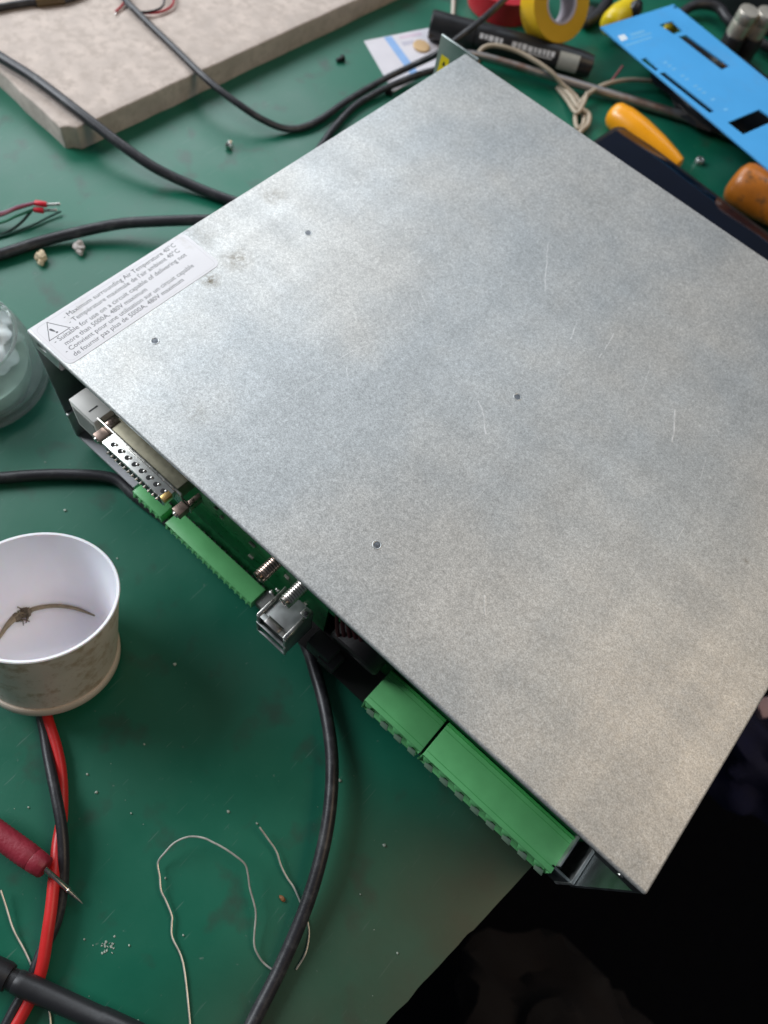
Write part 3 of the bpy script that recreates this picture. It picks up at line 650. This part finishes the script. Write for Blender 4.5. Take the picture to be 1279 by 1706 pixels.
# one shell: outer wall, rim, inner wall
MB().lathe([(R0 - 0.9, 4.6), (R0 - 0.7, 7), (R1 - 0.15, LH - 1.4)] , c0, ax, 80)
def ring_faces(m): m.f = [f for f in m.f if len(f) == 4]; return m
ring_faces(MB().lathe([(R0 - 0.9, 4.7), (R0 - 0.6, 7), (R1 - 0.1, LH - 1.2), (R1 - 0.5, LH - 1.2), (R0 - 1.2, 7), (R0 - 1.4, 4.7)], c0, ax, 80, closed=True)).build('outer_skin', potout, pt)
MB().lathe([(0, 0.6), (R0 - 3.5, 0.6), (R0 - 2.5, 0), (R0, 0.1), (R0 + 0.5, 0.8), (R0 + 0.5, 4.0), (R0, 4.7), (R0 - 1.4, 4.7), (R0 - 1.6, 3), (0, 3)], c0, ax, 80).build('base_rim', mat('pot_base', (0.62, 0.55, 0.47), 0.45, var=0.1), pt)
MB().lathe([(0, 3.2), (R0 - 6, 3.2), (R0 - 2.5, 5.2), (R0 - 1.5, 9), (R1 - 0.9, LH - 1.0), (R1 - 0.6, LH - 1.15), (R1 + 0.1, LH - 1.1), (R1 + 0.3, LH - 0.4), (R1 - 0.1, LH), (R1 - 1.2, LH - 0.1), (R0 - 2.6, 9.4), (R0 - 4, 6.4), (R0 - 7, 4.6), (0, 4.4)], c0, ax, 80).build('inner_cup', potm, pt)
# frayed cord lying inside the pot
fr = frame(c0 + ax * 4.9, Vector((1, 0, 0)), ax)
def inpot(u, v, h=1.2):
    # where the ray through the photo meets the pot's floor
    n = ax; o = c0 + ax * (4.5 + h); d = RX * ((u - 639.5) / FPX) + RY * ((v - 853) / FPX) + RZ
    k = (o - CAM).dot(n) / d.dot(n); return CAM + d * k
cd = thing('frayed_cord', 'short frayed brown cord curled inside the white pot', 'cord', inpot(40, 1025, 0))
pts = [(-6, 1070), (3, 1055), (12, 1042), (24, 1030), (36, 1024), (55, 1015), (80, 1010), (105, 1010), (130, 1015), (158, 1026)]
MB().tube([inpot(*p) for p in pts], [0.5, 0.9, 1.2, 1.6, 1.5, 1.1, 1.0, 0.9, 0.8, 0.4], 10).build('cord_strand', mat('cord_tan', (0.24, 0.20, 0.13), 0.7, var=0.3, vs=500), cd)
kn = MB(); base = inpot(38, 1022, 1.6)
for k in range(46):
    d = Vector((random.uniform(-1, 1), random.uniform(-1, 1), random.uniform(-.2, 1))).normalized(); q = base + Vector((random.uniform(-3, 3), random.uniform(-2, 2), 0))
    kn.tube([q, q + d * random.uniform(1.5, 3.2) + Vector((0, 0, 0.4))], 0.28, 5, 1)
kn.blob(base + (inpot(28, 1028) - base), (2.6, 2.2, 1.6), 4, 0.5).blob(base + (inpot(45, 1019) - base), (2.6, 2.0, 1.7), 8, 0.5)
kn.build('frayed_knot', mat('knot_brown', (0.13, 0.11, 0.075), 0.8, var=0.4, vs=500), cd)

# ------------------------------------------------------------------ test leads and probes
t = thing('test_leads', 'twisted pair of red and black test leads coming out under the white pot', 'cable', at(90, 1400, -7))
REDL = mat('red_silicone', (0.60, 0.022, 0.022), 0.38, var=0.1, bump=0.1)
MB().tube([at(60, 1130, -4.5), at(78, 1195, -4.4), at(95, 1250, -4), at(103, 1300, -4), at(103, 1360, -4), at(96, 1405, -2.5), at(91, 1450, 0), at(86, 1505, 1), at(79, 1555, 0.5), at(70, 1610, -1.5), at(55, 1655, -4), at(22, 1715, -4.4), at(-20, 1770, -4.4)], 2.45, 14).build('red_lead', REDL, t)
MB().tube([at(55, 1140, -4.6), at(71, 1205, -4.6), at(80, 1260, -2.5), at(92, 1320, 1), at(102, 1375, 2), at(106, 1430, 0.5), at(103, 1490, -3), at(92, 1540, -4.6), at(70, 1585, -4.6), at(48, 1640, -4.6), at(20, 1690, -4.6), at(-10, 1750, -4.6)], 2.35, 14).build('black_lead', BLK, t)
def along(p, q, prof, name, m, par, n=28, bevel=0):
    return MB().lathe(prof, p, q - p, n).build(name, m, par, bevel=bevel)
p, q = at(-55, 1352, 4), at(76, 1447, 5.5); L_ = (q - p).length
t = thing('test_probe', 'red test probe with a thin pointed metal tip at the left edge', 'probe', (p + q) / 2 - Vector((0, 0, 11)))
rp_ = MB(); prf = [(0, 0), (5.0, 0.5)]
for k in range(34): prf += [(5.0 - 0.22 * (k % 2), 1 + k * (L_ - 9) / 34)]
prf += [(4.8, L_ - 7), (4.6, L_ - 6.6), (4.75, L_ - 6), (4.3, L_ - 0.6), (3.8, L_), (1.8, L_)]
along(p, q, prf, 'probe_handle', mat('red_rubber', (0.26, 0.018, 0.035), 0.5, var=0.15, bump=0.9, bs=420), t)
q2 = at(137, 1505, -4.5); L2 = (q2 - q).length
along(q - (q - p).normalized() * 2, q2, [(1.5, 0), (1.5, 1.5), (1.15, 2), (1.15, L2 * .66), (1.35, L2 * .67), (1.35, L2 * .70), (0.95, L2 * .72), (0.75, L2 * .86), (0.15, L2 + 2)], 'probe_tip', STEEL, t)
p, q = at(-60, 1596, 2.2), at(262, 1740, 2.6); L_ = (q - p).length; k = L_
t = thing('test_probe', 'black test probe lying across the twisted leads at the bottom left', 'probe', (p + q) / 2 - Vector((0, 0, 10)))
f1 = (at(10, 1622, 3) - p).length
along(p, q, [(0, 0), (5.2, 0.5), (5.3, f1), (4.9, f1 + 1.2), (4.8, f1 + 1.8), (3.9, f1 + 2.0), (3.9, f1 + 4.5), (4.3, f1 + 5.0), (4.4, f1 + 8), (4.1, L_ * .70), (4.5, L_ * .71), (4.3, L_), (0, L_ + .2)], 'probe_handle', mat('black_handle', (0.013, 0.013, 0.015), 0.45, var=0.15, bump=0.15), t)
e = at(46 + 46, 1340 + 330, 8.2)
MB().blob(at(93, 1668, 5.4), (1.2, 0.8, 0.7), 3, 0.2).build('moulded_notch', SOCK, t)

# ------------------------------------------------------------------ bits of solder wire
SOLD = mat('solder_wire', (0.62, 0.60, 0.54), 0.38, 0.55, var=0.35, vs=200)
def wire(label, pts, r=0.44):
    o = MB().tube([at(u, v, z) for u, v, z in pts], r, 8, 5).build('solder_wire', SOLD); return tag(o, label, 'wire')
wire('long silver wire bent into a tall loop on the mat', [(318, 1750, -6.4), (316, 1700, -6.3), (305, 1605, -6), (287, 1562, -5.6), (286, 1540, -5.4), (286, 1525, -5.2), (276, 1500, -4.8), (268, 1483, -4.5), (266, 1460, -4), (263, 1437, -3.5), (275, 1420, -2), (292, 1403, 0), (315, 1394, 2), (338, 1396, 3), (356, 1404, 3.5), (373, 1413, 3.5), (392, 1426, 3), (408, 1440, 2), (413, 1458, 1), (416, 1480, 0), (423, 1505, -1), (426, 1525, -2), (423, 1570, -4), (430, 1592, -5), (443, 1608, -6), (464, 1622, -6.5)])
wire('thin wire passing under the black cable, its tip pointing up', [(432, 1378, -2), (445, 1396, -3), (460, 1418, -4), (468, 1442, -4.5), (478, 1462, -5), (490, 1480, -5.5), (505, 1515, -6.3), (514, 1545, -6.5), (513, 1570, -6.3), (507, 1592, -6), (493, 1615, -6.4)])
wire('fine silver wire crossing behind the black probe at the bottom left', [(1, 1483, -3), (10, 1510, -4), (22, 1548, -5), (40, 1582, -6), (52, 1608, -6.4), (64, 1640, -6.5), (78, 1672, -6.4), (84, 1700, -6.4), (86, 1760, -6.4)])

# crumbs and flakes on the mat
fk = MB()
spots = [(291, 1107, .9), (108, 850, .8), (160, 1320, .7), (218, 1355, .5), (380, 1352, .8), (428, 1372, .6), (275, 1463, .5), (305, 1558, .5), (640, 1408, .9), (565, 1300, 1.1), (662, 1588, .5), (145, 1290, .6), (47, 1345, .5), (140, 1565, .5), (215, 1575, .5), (240, 1240, .5), (600, 1490, .4), (195, 930, .5), (75, 770, .5), (230, 1700, .4), (1018, 438, .5)]
for i, (u, v, s) in enumerate(spots): fk.blob(at(u, v, -6.7), (s, s * .8, s * .5), i, 0.6, n=7)
for i in range(26): fk.blob(at(178 + random.gauss(0, 8), 1578 + random.gauss(0, 6), -6.85), (random.uniform(.15, .6), random.uniform(.15, .5), .15), i, 0.6, n=6)
for i in range(16): fk.blob(at(random.uniform(0, 700), random.uniform(1100, 1700), -6.9), (random.uniform(.10, .20),) * 2 + (.1,), i, 0.5, n=6)
tag(fk.build('flux_crumbs', mat('crumb', (0.36, 0.42, 0.36), 0.6, var=0.4, vs=200)), 'scattered pale crumbs and flakes on the green mat', 'crumbs', kind='stuff')
tag(MB().blob(at(470, 1497, -6.3), (1.6, 1.0, .7), 3, .5, n=10).build('brown_crumb', mat('crumb_brown', (0.22, 0.09, 0.03), 0.6)), 'small brown crumb inside the bend of the thin wire', 'crumb')

# ------------------------------------------------------------------ things behind the box
# paper card
z = -6.6
q = [at(606, 68, z), at(716, 46, z), at(770, 90, z), at(655, 153, z)]
cdm = mat('card_white', (0.66, 0.63, 0.67), 0.5, var=0.05)
card = thing('paper_card', 'white card with a light blue stripe half under the rear corner of the box', 'card', (q[0] + q[2]) / 2)
MB().add([tuple(p) for p in q] + [(p.x, p.y, -6.99) for p in q], [(0, 1, 2, 3), (7, 6, 5, 4), (0, 4, 5, 1), (1, 5, 6, 2), (2, 6, 7, 3), (3, 7, 4, 0)]).build('card_sheet', cdm, card, smooth=False)
def decal(pts, name, m, par, z): P = [at(u, v, z) for u, v in pts]; return MB().prism([[(p.x, p.y) for p in P]], z - .03, z).build(name, m, par, smooth=False)
decal([(639, 62), (652, 60), (702, 128), (690, 133)], 'blue_stripe', mat('stripe_blue', (0.25, 0.42, 0.72), 0.5), card, -6.5)
decal([(664, 60), (700, 53), (704, 58), (667, 65)], 'pink_print', mat('print_pink', (0.62, 0.50, 0.58), 0.5), card, -6.5)
decal([(668, 70), (688, 66), (692, 72), (672, 76)], 'grey_print', mat('print_grey2', (0.5, 0.48, 0.56), 0.5), card, -6.5)
dsk = at(702, 77, -5.5)
tag(MB().lathe([(0, -1.0), (6.6, -0.9), (7, 0), (6.4, 0.8), (0, 1.1)], dsk, (0.1, 0, 1), 28).build('tan_disc', mat('tan', (0.62, 0.42, 0.22), 0.6)), 'small round tan disc on the white card', 'disc')

# marker pen
p, q = at(716, 40, 4), at(988, 112, 4); L_ = (q - p).length; dr = (q - p).normalized()
t = thing('marker_pen', 'fat black marker pen with white lettering and a pale band near its end', 'pen', (p + q) / 2 - Vector((0, 0, 11)))
r = 10.5
along(p, q, [(0, 0), (r * .9, 0.3), (r, 1.5), (r * .98, L_ * .27), (r * .9, L_ * .275), (r * .9, L_ * .28), (r * .98, L_ * .285), (r, L_ * .72), (r * .93, L_ * .9), (r * .8, L_ * .985), (0, L_)], 'pen_barrel', BLKPL, t, 40)
fr = frame(p, dr, (CAM - p).normalized())
def patch(x0, x1, a0, a1, rr, name, m, par, n=6):
    vs = []; fs = []
    for i in range(n + 1):
        a = math.radians(a0 + (a1 - a0) * i / n); vs += [(x0, -math.sin(a) * rr, math.cos(a) * rr), (x1, -math.sin(a) * rr, math.cos(a) * rr)]
    for i in range(n): fs.append((2 * i, 2 * i + 1, 2 * i + 3, 2 * i + 2))
    return MB(fr).add(vs, fs).build(name, m, par)
patch(L_ * .78, L_ * .90, -30, 45, r * 0.985, 'pale_band', mat('band_grey', (0.45, 0.46, 0.43), 0.35, 0.3, var=0.2), t)
PW = mat('pen_print', (0.62, 0.62, 0.64), 0.5)
x = L_ * 0.30
rnd = random.Random(9)
for k in range(15):
    w_ = L_ * rnd.choice((0.016, 0.022, 0.028)); 
    if k != 5: patch(x, x + w_, -18 + rnd.uniform(0, 3), 2 + rnd.uniform(0, 4), r * 1.012, 'printed_letter', PW, t, 2)
    x += w_ + L_ * 0.008 + (L_ * .02 if k == 5 else 0)
patch(L_ * .60, L_ * .74, 8, 13, r * 1.012, 'printed_line', PW, t, 2)

# tape rolls
def roll(name, label, c, axd, ro, ri, wd, mt, mc):
    a = Vector(axd).normalized(); t = thing(name, label, 'tape', (c.x, c.y, max(-7, c.z - ro)))
    MB().lathe([(ri + 1.6, -wd / 2), (ro - .4, -wd / 2), (ro, -wd / 2 + .5), (ro, wd / 2 - .5), (ro - .4, wd / 2), (ri + 1.6, wd / 2)], c, a, 64, closed=True).build('tape_winding', mt, t)
    MB().lathe([(ri, -wd / 2 + .3), (ri + 1.55, -wd / 2 + .3), (ri + 1.55, wd / 2 + .2), (ri, wd / 2 + .2)], c, a, 64, closed=True).build('cardboard_core', mc, t)
    return t
YT = mat('yellow_tape', (0.72, 0.42, 0.012), 0.38, var=0.08, vs=25, bump=0.1); RT = mat('red_tape', (0.48, 0.018, 0.03), 0.35, var=0.12, vs=30)
roll('tape_roll', 'roll of red tape lying flat under the yellow roll', at(838, -8, 2), (0, 0, 1), 29, 19, 18, RT, mat('core_pink', (0.62, 0.30, 0.30), 0.6))
cy = at(924, 8, 30); tc_ = (CAM - cy).normalized()
roll('tape_roll', 'roll of yellow tape leaning over the red roll and the marker pen', cy, tc_ * 0.9 + RX * 0.55 - RY * 0.12, 26.5, 12.5, 19, YT, mat('core_lilac', (0.55, 0.50, 0.56), 0.6))

# pale stick behind the tapes
tag(MB().tube([at(754, 27, -5.5), at(755, 0, -4), at(756, -60, 0)], 1.7, 10, 3).build('pale_stick', mat('stick_beige', (0.50, 0.45, 0.38), 0.6)), 'thin beige stick pointing up beside the red tape roll', 'stick')

# steel rod with a rusty far end
rodm = mat('rod_steel', (0.34, 0.32, 0.32), 0.38, 0.7, var=0.2, dirt=(0.22, 0.10, 0.06), ds=25, dl=0.5)
tag(MB().tube([at(745, 88, 6), at(800, 93, 5), at(900, 122, 2), at(1000, 152, -1), at(1100, 182, -2), at(1180, 208, -2), at(1250, 240, -2), at(1300, 262, -2)], [2.6, 2.8, 3.0, 3.4, 3.6, 3.8, 4.6, 4.8], 18).build('metal_rod', rodm), 'long thin grey metal rod with rusty stains running under the blue panel', 'rod')

# beige cord
CB = mat('beige_cord', (0.45, 0.37, 0.28), 0.55, var=0.12)
t = thing('beige_cord', 'thin beige cord looped and knotted beside the rear edge of the box', 'cord', at(950, 160, -7))
MB().tube([at(796, 105, 0), at(797, 90, 5), at(806, 79, 9), at(826, 76, 10), at(860, 85, 10), at(892, 102, 9), at(920, 122, 6), at(936, 140, 1), at(958, 160, -3), at(970, 182, -4), at(972, 205, -4), at(962, 214, -4), at(958, 195, -4), at(966, 172, -2), at(982, 155, 0), at(1010, 140, 1), at(1050, 133, 1), at(1110, 137, 0), at(1150, 140, 0)], 1.7, 10).build('cord_strand', CB, t)
MB().tube([at(932, 143, -4), at(950, 160, -1), at(962, 178, 0), at(980, 190, -2), at(979, 207, -4), at(968, 218, -4), at(955, 236, -5)], 1.9, 10).build('cord_strand', CB, t)
MB().tube([at(928, 146, -5), at(944, 166, -4), at(960, 188, -1), at(972, 172, 1), at(978, 155, 1)], 1.6, 10).build('cord_strand', CB, t)
tag(MB().tube([at(1014, 140, -3), at(1026, 125, 1), at(1037, 110, 4)], 0.9, 8).build('red_wire_end', mat('wire_rose', (0.42, 0.10, 0.12), 0.5)), 'short thin red wire end sticking up beside the blue panel', 'wire')

# orange handle
p, q = at(1018, 186, 2), at(1130, 275, 0); L_ = (q - p).length
ORG = mat('orange_plastic', (0.90, 0.36, 0.006), 0.32, var=0.05, coat=0.3)
tag(MB().lathe([(0, -1), (4, -0.6), (7.5, 1), (9.6, 4), (10.2, 8), (11.2, 14), (11.2, L_ * .42), (9.6, L_ * .68), (7.2, L_ * .9), (5.5, L_), (0, L_ + 2)], p, q - p, 40).build('hand_tool', ORG), 'smooth bright orange tool handle next to the black phone', 'tool handle')

# phone
e0 = at(1035, 203, 6); e1 = at(1279, 385, 6); dr = Vector((e1.x - e0.x, e1.y - e0.y, 0)).normalized(); nr = Vector((dr.y, -dr.x, 0))
fr = frame(Vector((e0.x, e0.y, 0)), dr, (0, 0, 1))
t = thing('smartphone', 'black smartphone lying face up, half hidden behind the box', 'phone', fr @ Vector((75, -36, -7)))
MB(fr).prism([rrect(0, 182, -84, 0, 11, 8)], -3.2, 5.2).build('phone_body', mat('phone_case', (0.012, 0.012, 0.014), 0.35, var=0.1), t, bevel=1.4, seg=3)
MB(fr).prism([rrect(3.2, 179, -80.5, -3.4, 8, 8)], 5.22, 5.6).build('phone_screen', mat('phone_glass', (0.002, 0.004, 0.012), 0.07, var=0.1, coat=0.5, rv=0.02), t, bevel=0.15)
MB(fr).prism([rrect(8, 175, -76, -8, 5, 4)], -6.95, -3.25).build('phone_foot', BLK, t)

# amber handle
p, q = at(1226, 300, 9), at(1340, 376, 9); L_ = (q - p).length
AMB = mat('amber_plastic', (0.42, 0.13, 0.012), 0.35, var=0.35, vs=45, bump=0.3, bs=120, dirt=(0.10, 0.05, 0.02), ds=90, dl=0.54, coat=0.1)
tag(MB().lathe([(0, -3), (9, -2.4), (13.5, 0), (15.6, 4), (16, 10), (15.4, L_ * .4), (13, L_ * .7), (14, L_)], p, q - p, 44).build('hand_tool', AMB), 'stubby worn amber tool handle below the blue panel at the right edge', 'tool handle')

# yellow and black handle under the panel
p, q = at(1018, 40, 8), at(1052, 10, 12); L_ = (q - p).length
t = thing('screwdriver', 'yellow and black screwdriver handle poking out above the blue panel', 'screwdriver', p - Vector((0, 0, 15)))
dr = (q - p).normalized()
along(p - dr * 6, q, [(0, 0), (6, 0.6), (9, 3), (10.5, 8), (11, L_ * .6), (8, L_ + 6)], 'yellow_grip', mat('yellow_pl', (0.75, 0.55, 0.01), 0.35), t, 32)
MB().blob(p + dr * L_ * .8 + Vector((7, -3, 4)), (6, 8, 8), 3, .15).build('black_grip', BLKPL, t)

# blue front panel
ZP = 25.0
def pp(u, v): p = at(u, v, ZP); return (p.x, p.y)
A_, B_ = Vector(pp(1000, 45)), Vector(pp(1122, 7)); E_ = Vector(pp(1279, 281))
C_ = (E_ - A_).normalized()
outline = [tuple(A_), tuple(A_ + C_ * 330), tuple(B_ + C_ * 330), tuple(B_)]
holes = [[(1098, 41), (1120, 35), (1138, 51), (1122, 57)], [(1130, 61), (1143, 58), (1216, 110), (1202, 116)], [(1067, 99), (1076, 96), (1098, 115), (1092, 118)],
         [(1098, 122), (1107, 120), (1191, 185), (1182, 188)], [(1212, 204), (1265, 182), (1292, 200), (1238, 224)]]
H_ = [[pp(*q) for q in h] for h in holes]
pc = (A_ + B_) / 2
t = thing('front_panel', 'bright blue front panel with rectangular cut-outs lying tilted on the tools', 'panel', (pc.x, pc.y, 0))
hole = Vector(pp(1125, 12)); H_.append([(hole.x + 1.9 * math.cos(a * PI / 6), hole.y + 1.9 * math.sin(a * PI / 6)) for a in range(12)])
BLU = mat('panel_blue', (0.085, 0.42, 0.86), 0.30, var=0.06, vs=20, bump=0.05, dirt=(0.10, 0.40, 0.80), ds=30, dl=0.55, coat=0.15)
MB().prism([outline] + H_, ZP - 1.2, ZP).build('panel_sheet', BLU, t, bevel=0.15, seg=1)
PWH = mat('panel_white', (0.72, 0.80, 0.86), 0.5); PLB = mat('panel_pale', (0.20, 0.54, 0.87), 0.5)
def pdecal(pts, m, name): return MB().prism([[pp(*q) for q in pts]], ZP + .02, ZP + .06).build(name, m, t, smooth=False)
pdecal([(1029, 60), (1040, 57), (1046, 65), (1035, 69)], PWH, 'printed_logo')
pdecal([(1049, 57), (1072, 50), (1075, 53), (1052, 60)], PLB, 'printed_line')
pdecal([(1050, 64), (1084, 54), (1085, 56), (1051, 66)], PLB, 'printed_line')
pdecal([(1042, 75), (1085, 61), (1086, 63), (1043, 77)], PLB, 'printed_line')
for k in (0, 1, 2, 4, 5, 7, 8, 9, 11, 14):
    u = 1104 + k * 7.2; v = 104 + k * 5.6; pdecal([(u, v), (u + 6, v - 2), (u + 8, v + 0.2), (u + 2, v + 2.2)], PLB, 'printed_mark')

# dark leads, added shade shapes and silver sockets, top right
for u, v, lb in ((1249, 17, 'silver capped metal cylinder, the left of two at the top right corner'), (1279, 20, 'silver capped metal cylinder cut off by the right edge of the photo')):
    c = at(u, v, 32); t = thing('metal_cylinder', lb, 'connector', (c.x, c.y, -7))
    MB().lathe([(0, 0), (8.2, 0), (8.6, -0.6), (8.6, -8), (8.0, -9), (8.4, -10), (8.4, -20)], c, (0.05, -.05, 1), 32).build('silver_cap', mat('cap_silver', (0.72, 0.66, 0.57), 0.38, 0.75, var=0.15), t)
    MB().lathe([(8.8, -20.1), (9.3, -21), (9.3, -38.5)], c, (0.0, 0, 1), 28).build('black_base', BLKPL, t)
tag(MB().tube([at(1130, 25, -2), at(1160, 8, 2), at(1195, 12, 4), at(1215, 35, 2), at(1250, 62, 0), at(1300, 90, 0)], 4.2, 14).build('thick_hose', BLK), 'thick black lead curving behind the blue panel', 'cable')
tag(MB().box(-100, 330, 700, 800, -6.9, 60).build('shade_block', BLKPL, bevel=6, seg=3), 'long black block added for the shaded bench at the very top right, out of focus', 'dark block')  # black block put where the far bench lies in shadow
tag(MB().blob(at(1205, 150, 2), (66, 56, 9.0), 6, .25, n=34, f=2.4).build('shade_lump', BLKPL), 'dark lump added to deepen the shade beneath the blue panel', 'dark lump')  # black lump added so the cut-outs look shaded
tag(MB().blob(at(1214, 106, 15), (6, 5, 3), 2, .3, n=14).build('orange_plug', ORG), 'small orange plug seen through the long slot of the blue panel', 'plug')
tag(MB().blob(at(1120, 43, 13), (6, 8, 5), 2, .3, n=14).build('yellow_plug', mat('yellow_plug_m', (0.7, 0.5, 0.02), 0.4)), 'small yellow plug seen through the square hole of the blue panel', 'plug')
tag(MB().tube([at(985, 20, -2), at(975, 38, -2), at(1000, 20, 0), at(1010, -10, 2), at(940, -20, 2)], 5, 14).build('thick_hose', BLK), 'thick black lead behind the yellow tape roll', 'cable')

# ------------------------------------------------------------------ dim things below the bench
def cloth(name, label, c, rad, col, seed, cat='cloth'):
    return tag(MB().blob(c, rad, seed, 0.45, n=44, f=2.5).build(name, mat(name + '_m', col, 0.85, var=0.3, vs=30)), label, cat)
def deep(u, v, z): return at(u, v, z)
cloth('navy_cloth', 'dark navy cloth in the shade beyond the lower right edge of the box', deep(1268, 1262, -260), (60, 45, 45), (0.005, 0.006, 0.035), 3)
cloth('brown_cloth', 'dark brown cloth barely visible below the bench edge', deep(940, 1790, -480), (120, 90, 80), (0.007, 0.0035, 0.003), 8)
g = at(1290, 1176, -120)
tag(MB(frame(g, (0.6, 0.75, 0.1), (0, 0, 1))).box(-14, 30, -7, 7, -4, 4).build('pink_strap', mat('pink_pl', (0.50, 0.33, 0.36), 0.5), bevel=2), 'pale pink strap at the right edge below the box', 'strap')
GR = {'power_cable': 'thick black cables on the bench', 'thin_cable': 'thinner black leads on the bench', 'metal_screw': 'loose screws on the mat', 'solder_wire': 'bits of bare wire on the mat',
      'tape_roll': 'rolls of tape', 'glue_scrap': 'dried lumps beside the left cable', 'hand_tool': 'orange tool handles', 'test_probe': 'test probes at the bottom left', 'metal_cylinder': 'silver cylinders at the top right', 'thick_hose': 'black leads around the blue panel'}
for o in scn.objects:
    k = o.name.split('.')[0]
    if k in GR and not o.parent: o['group'] = GR[k]
for o in scn.objects:
    if '_w' in o: del o['_w']
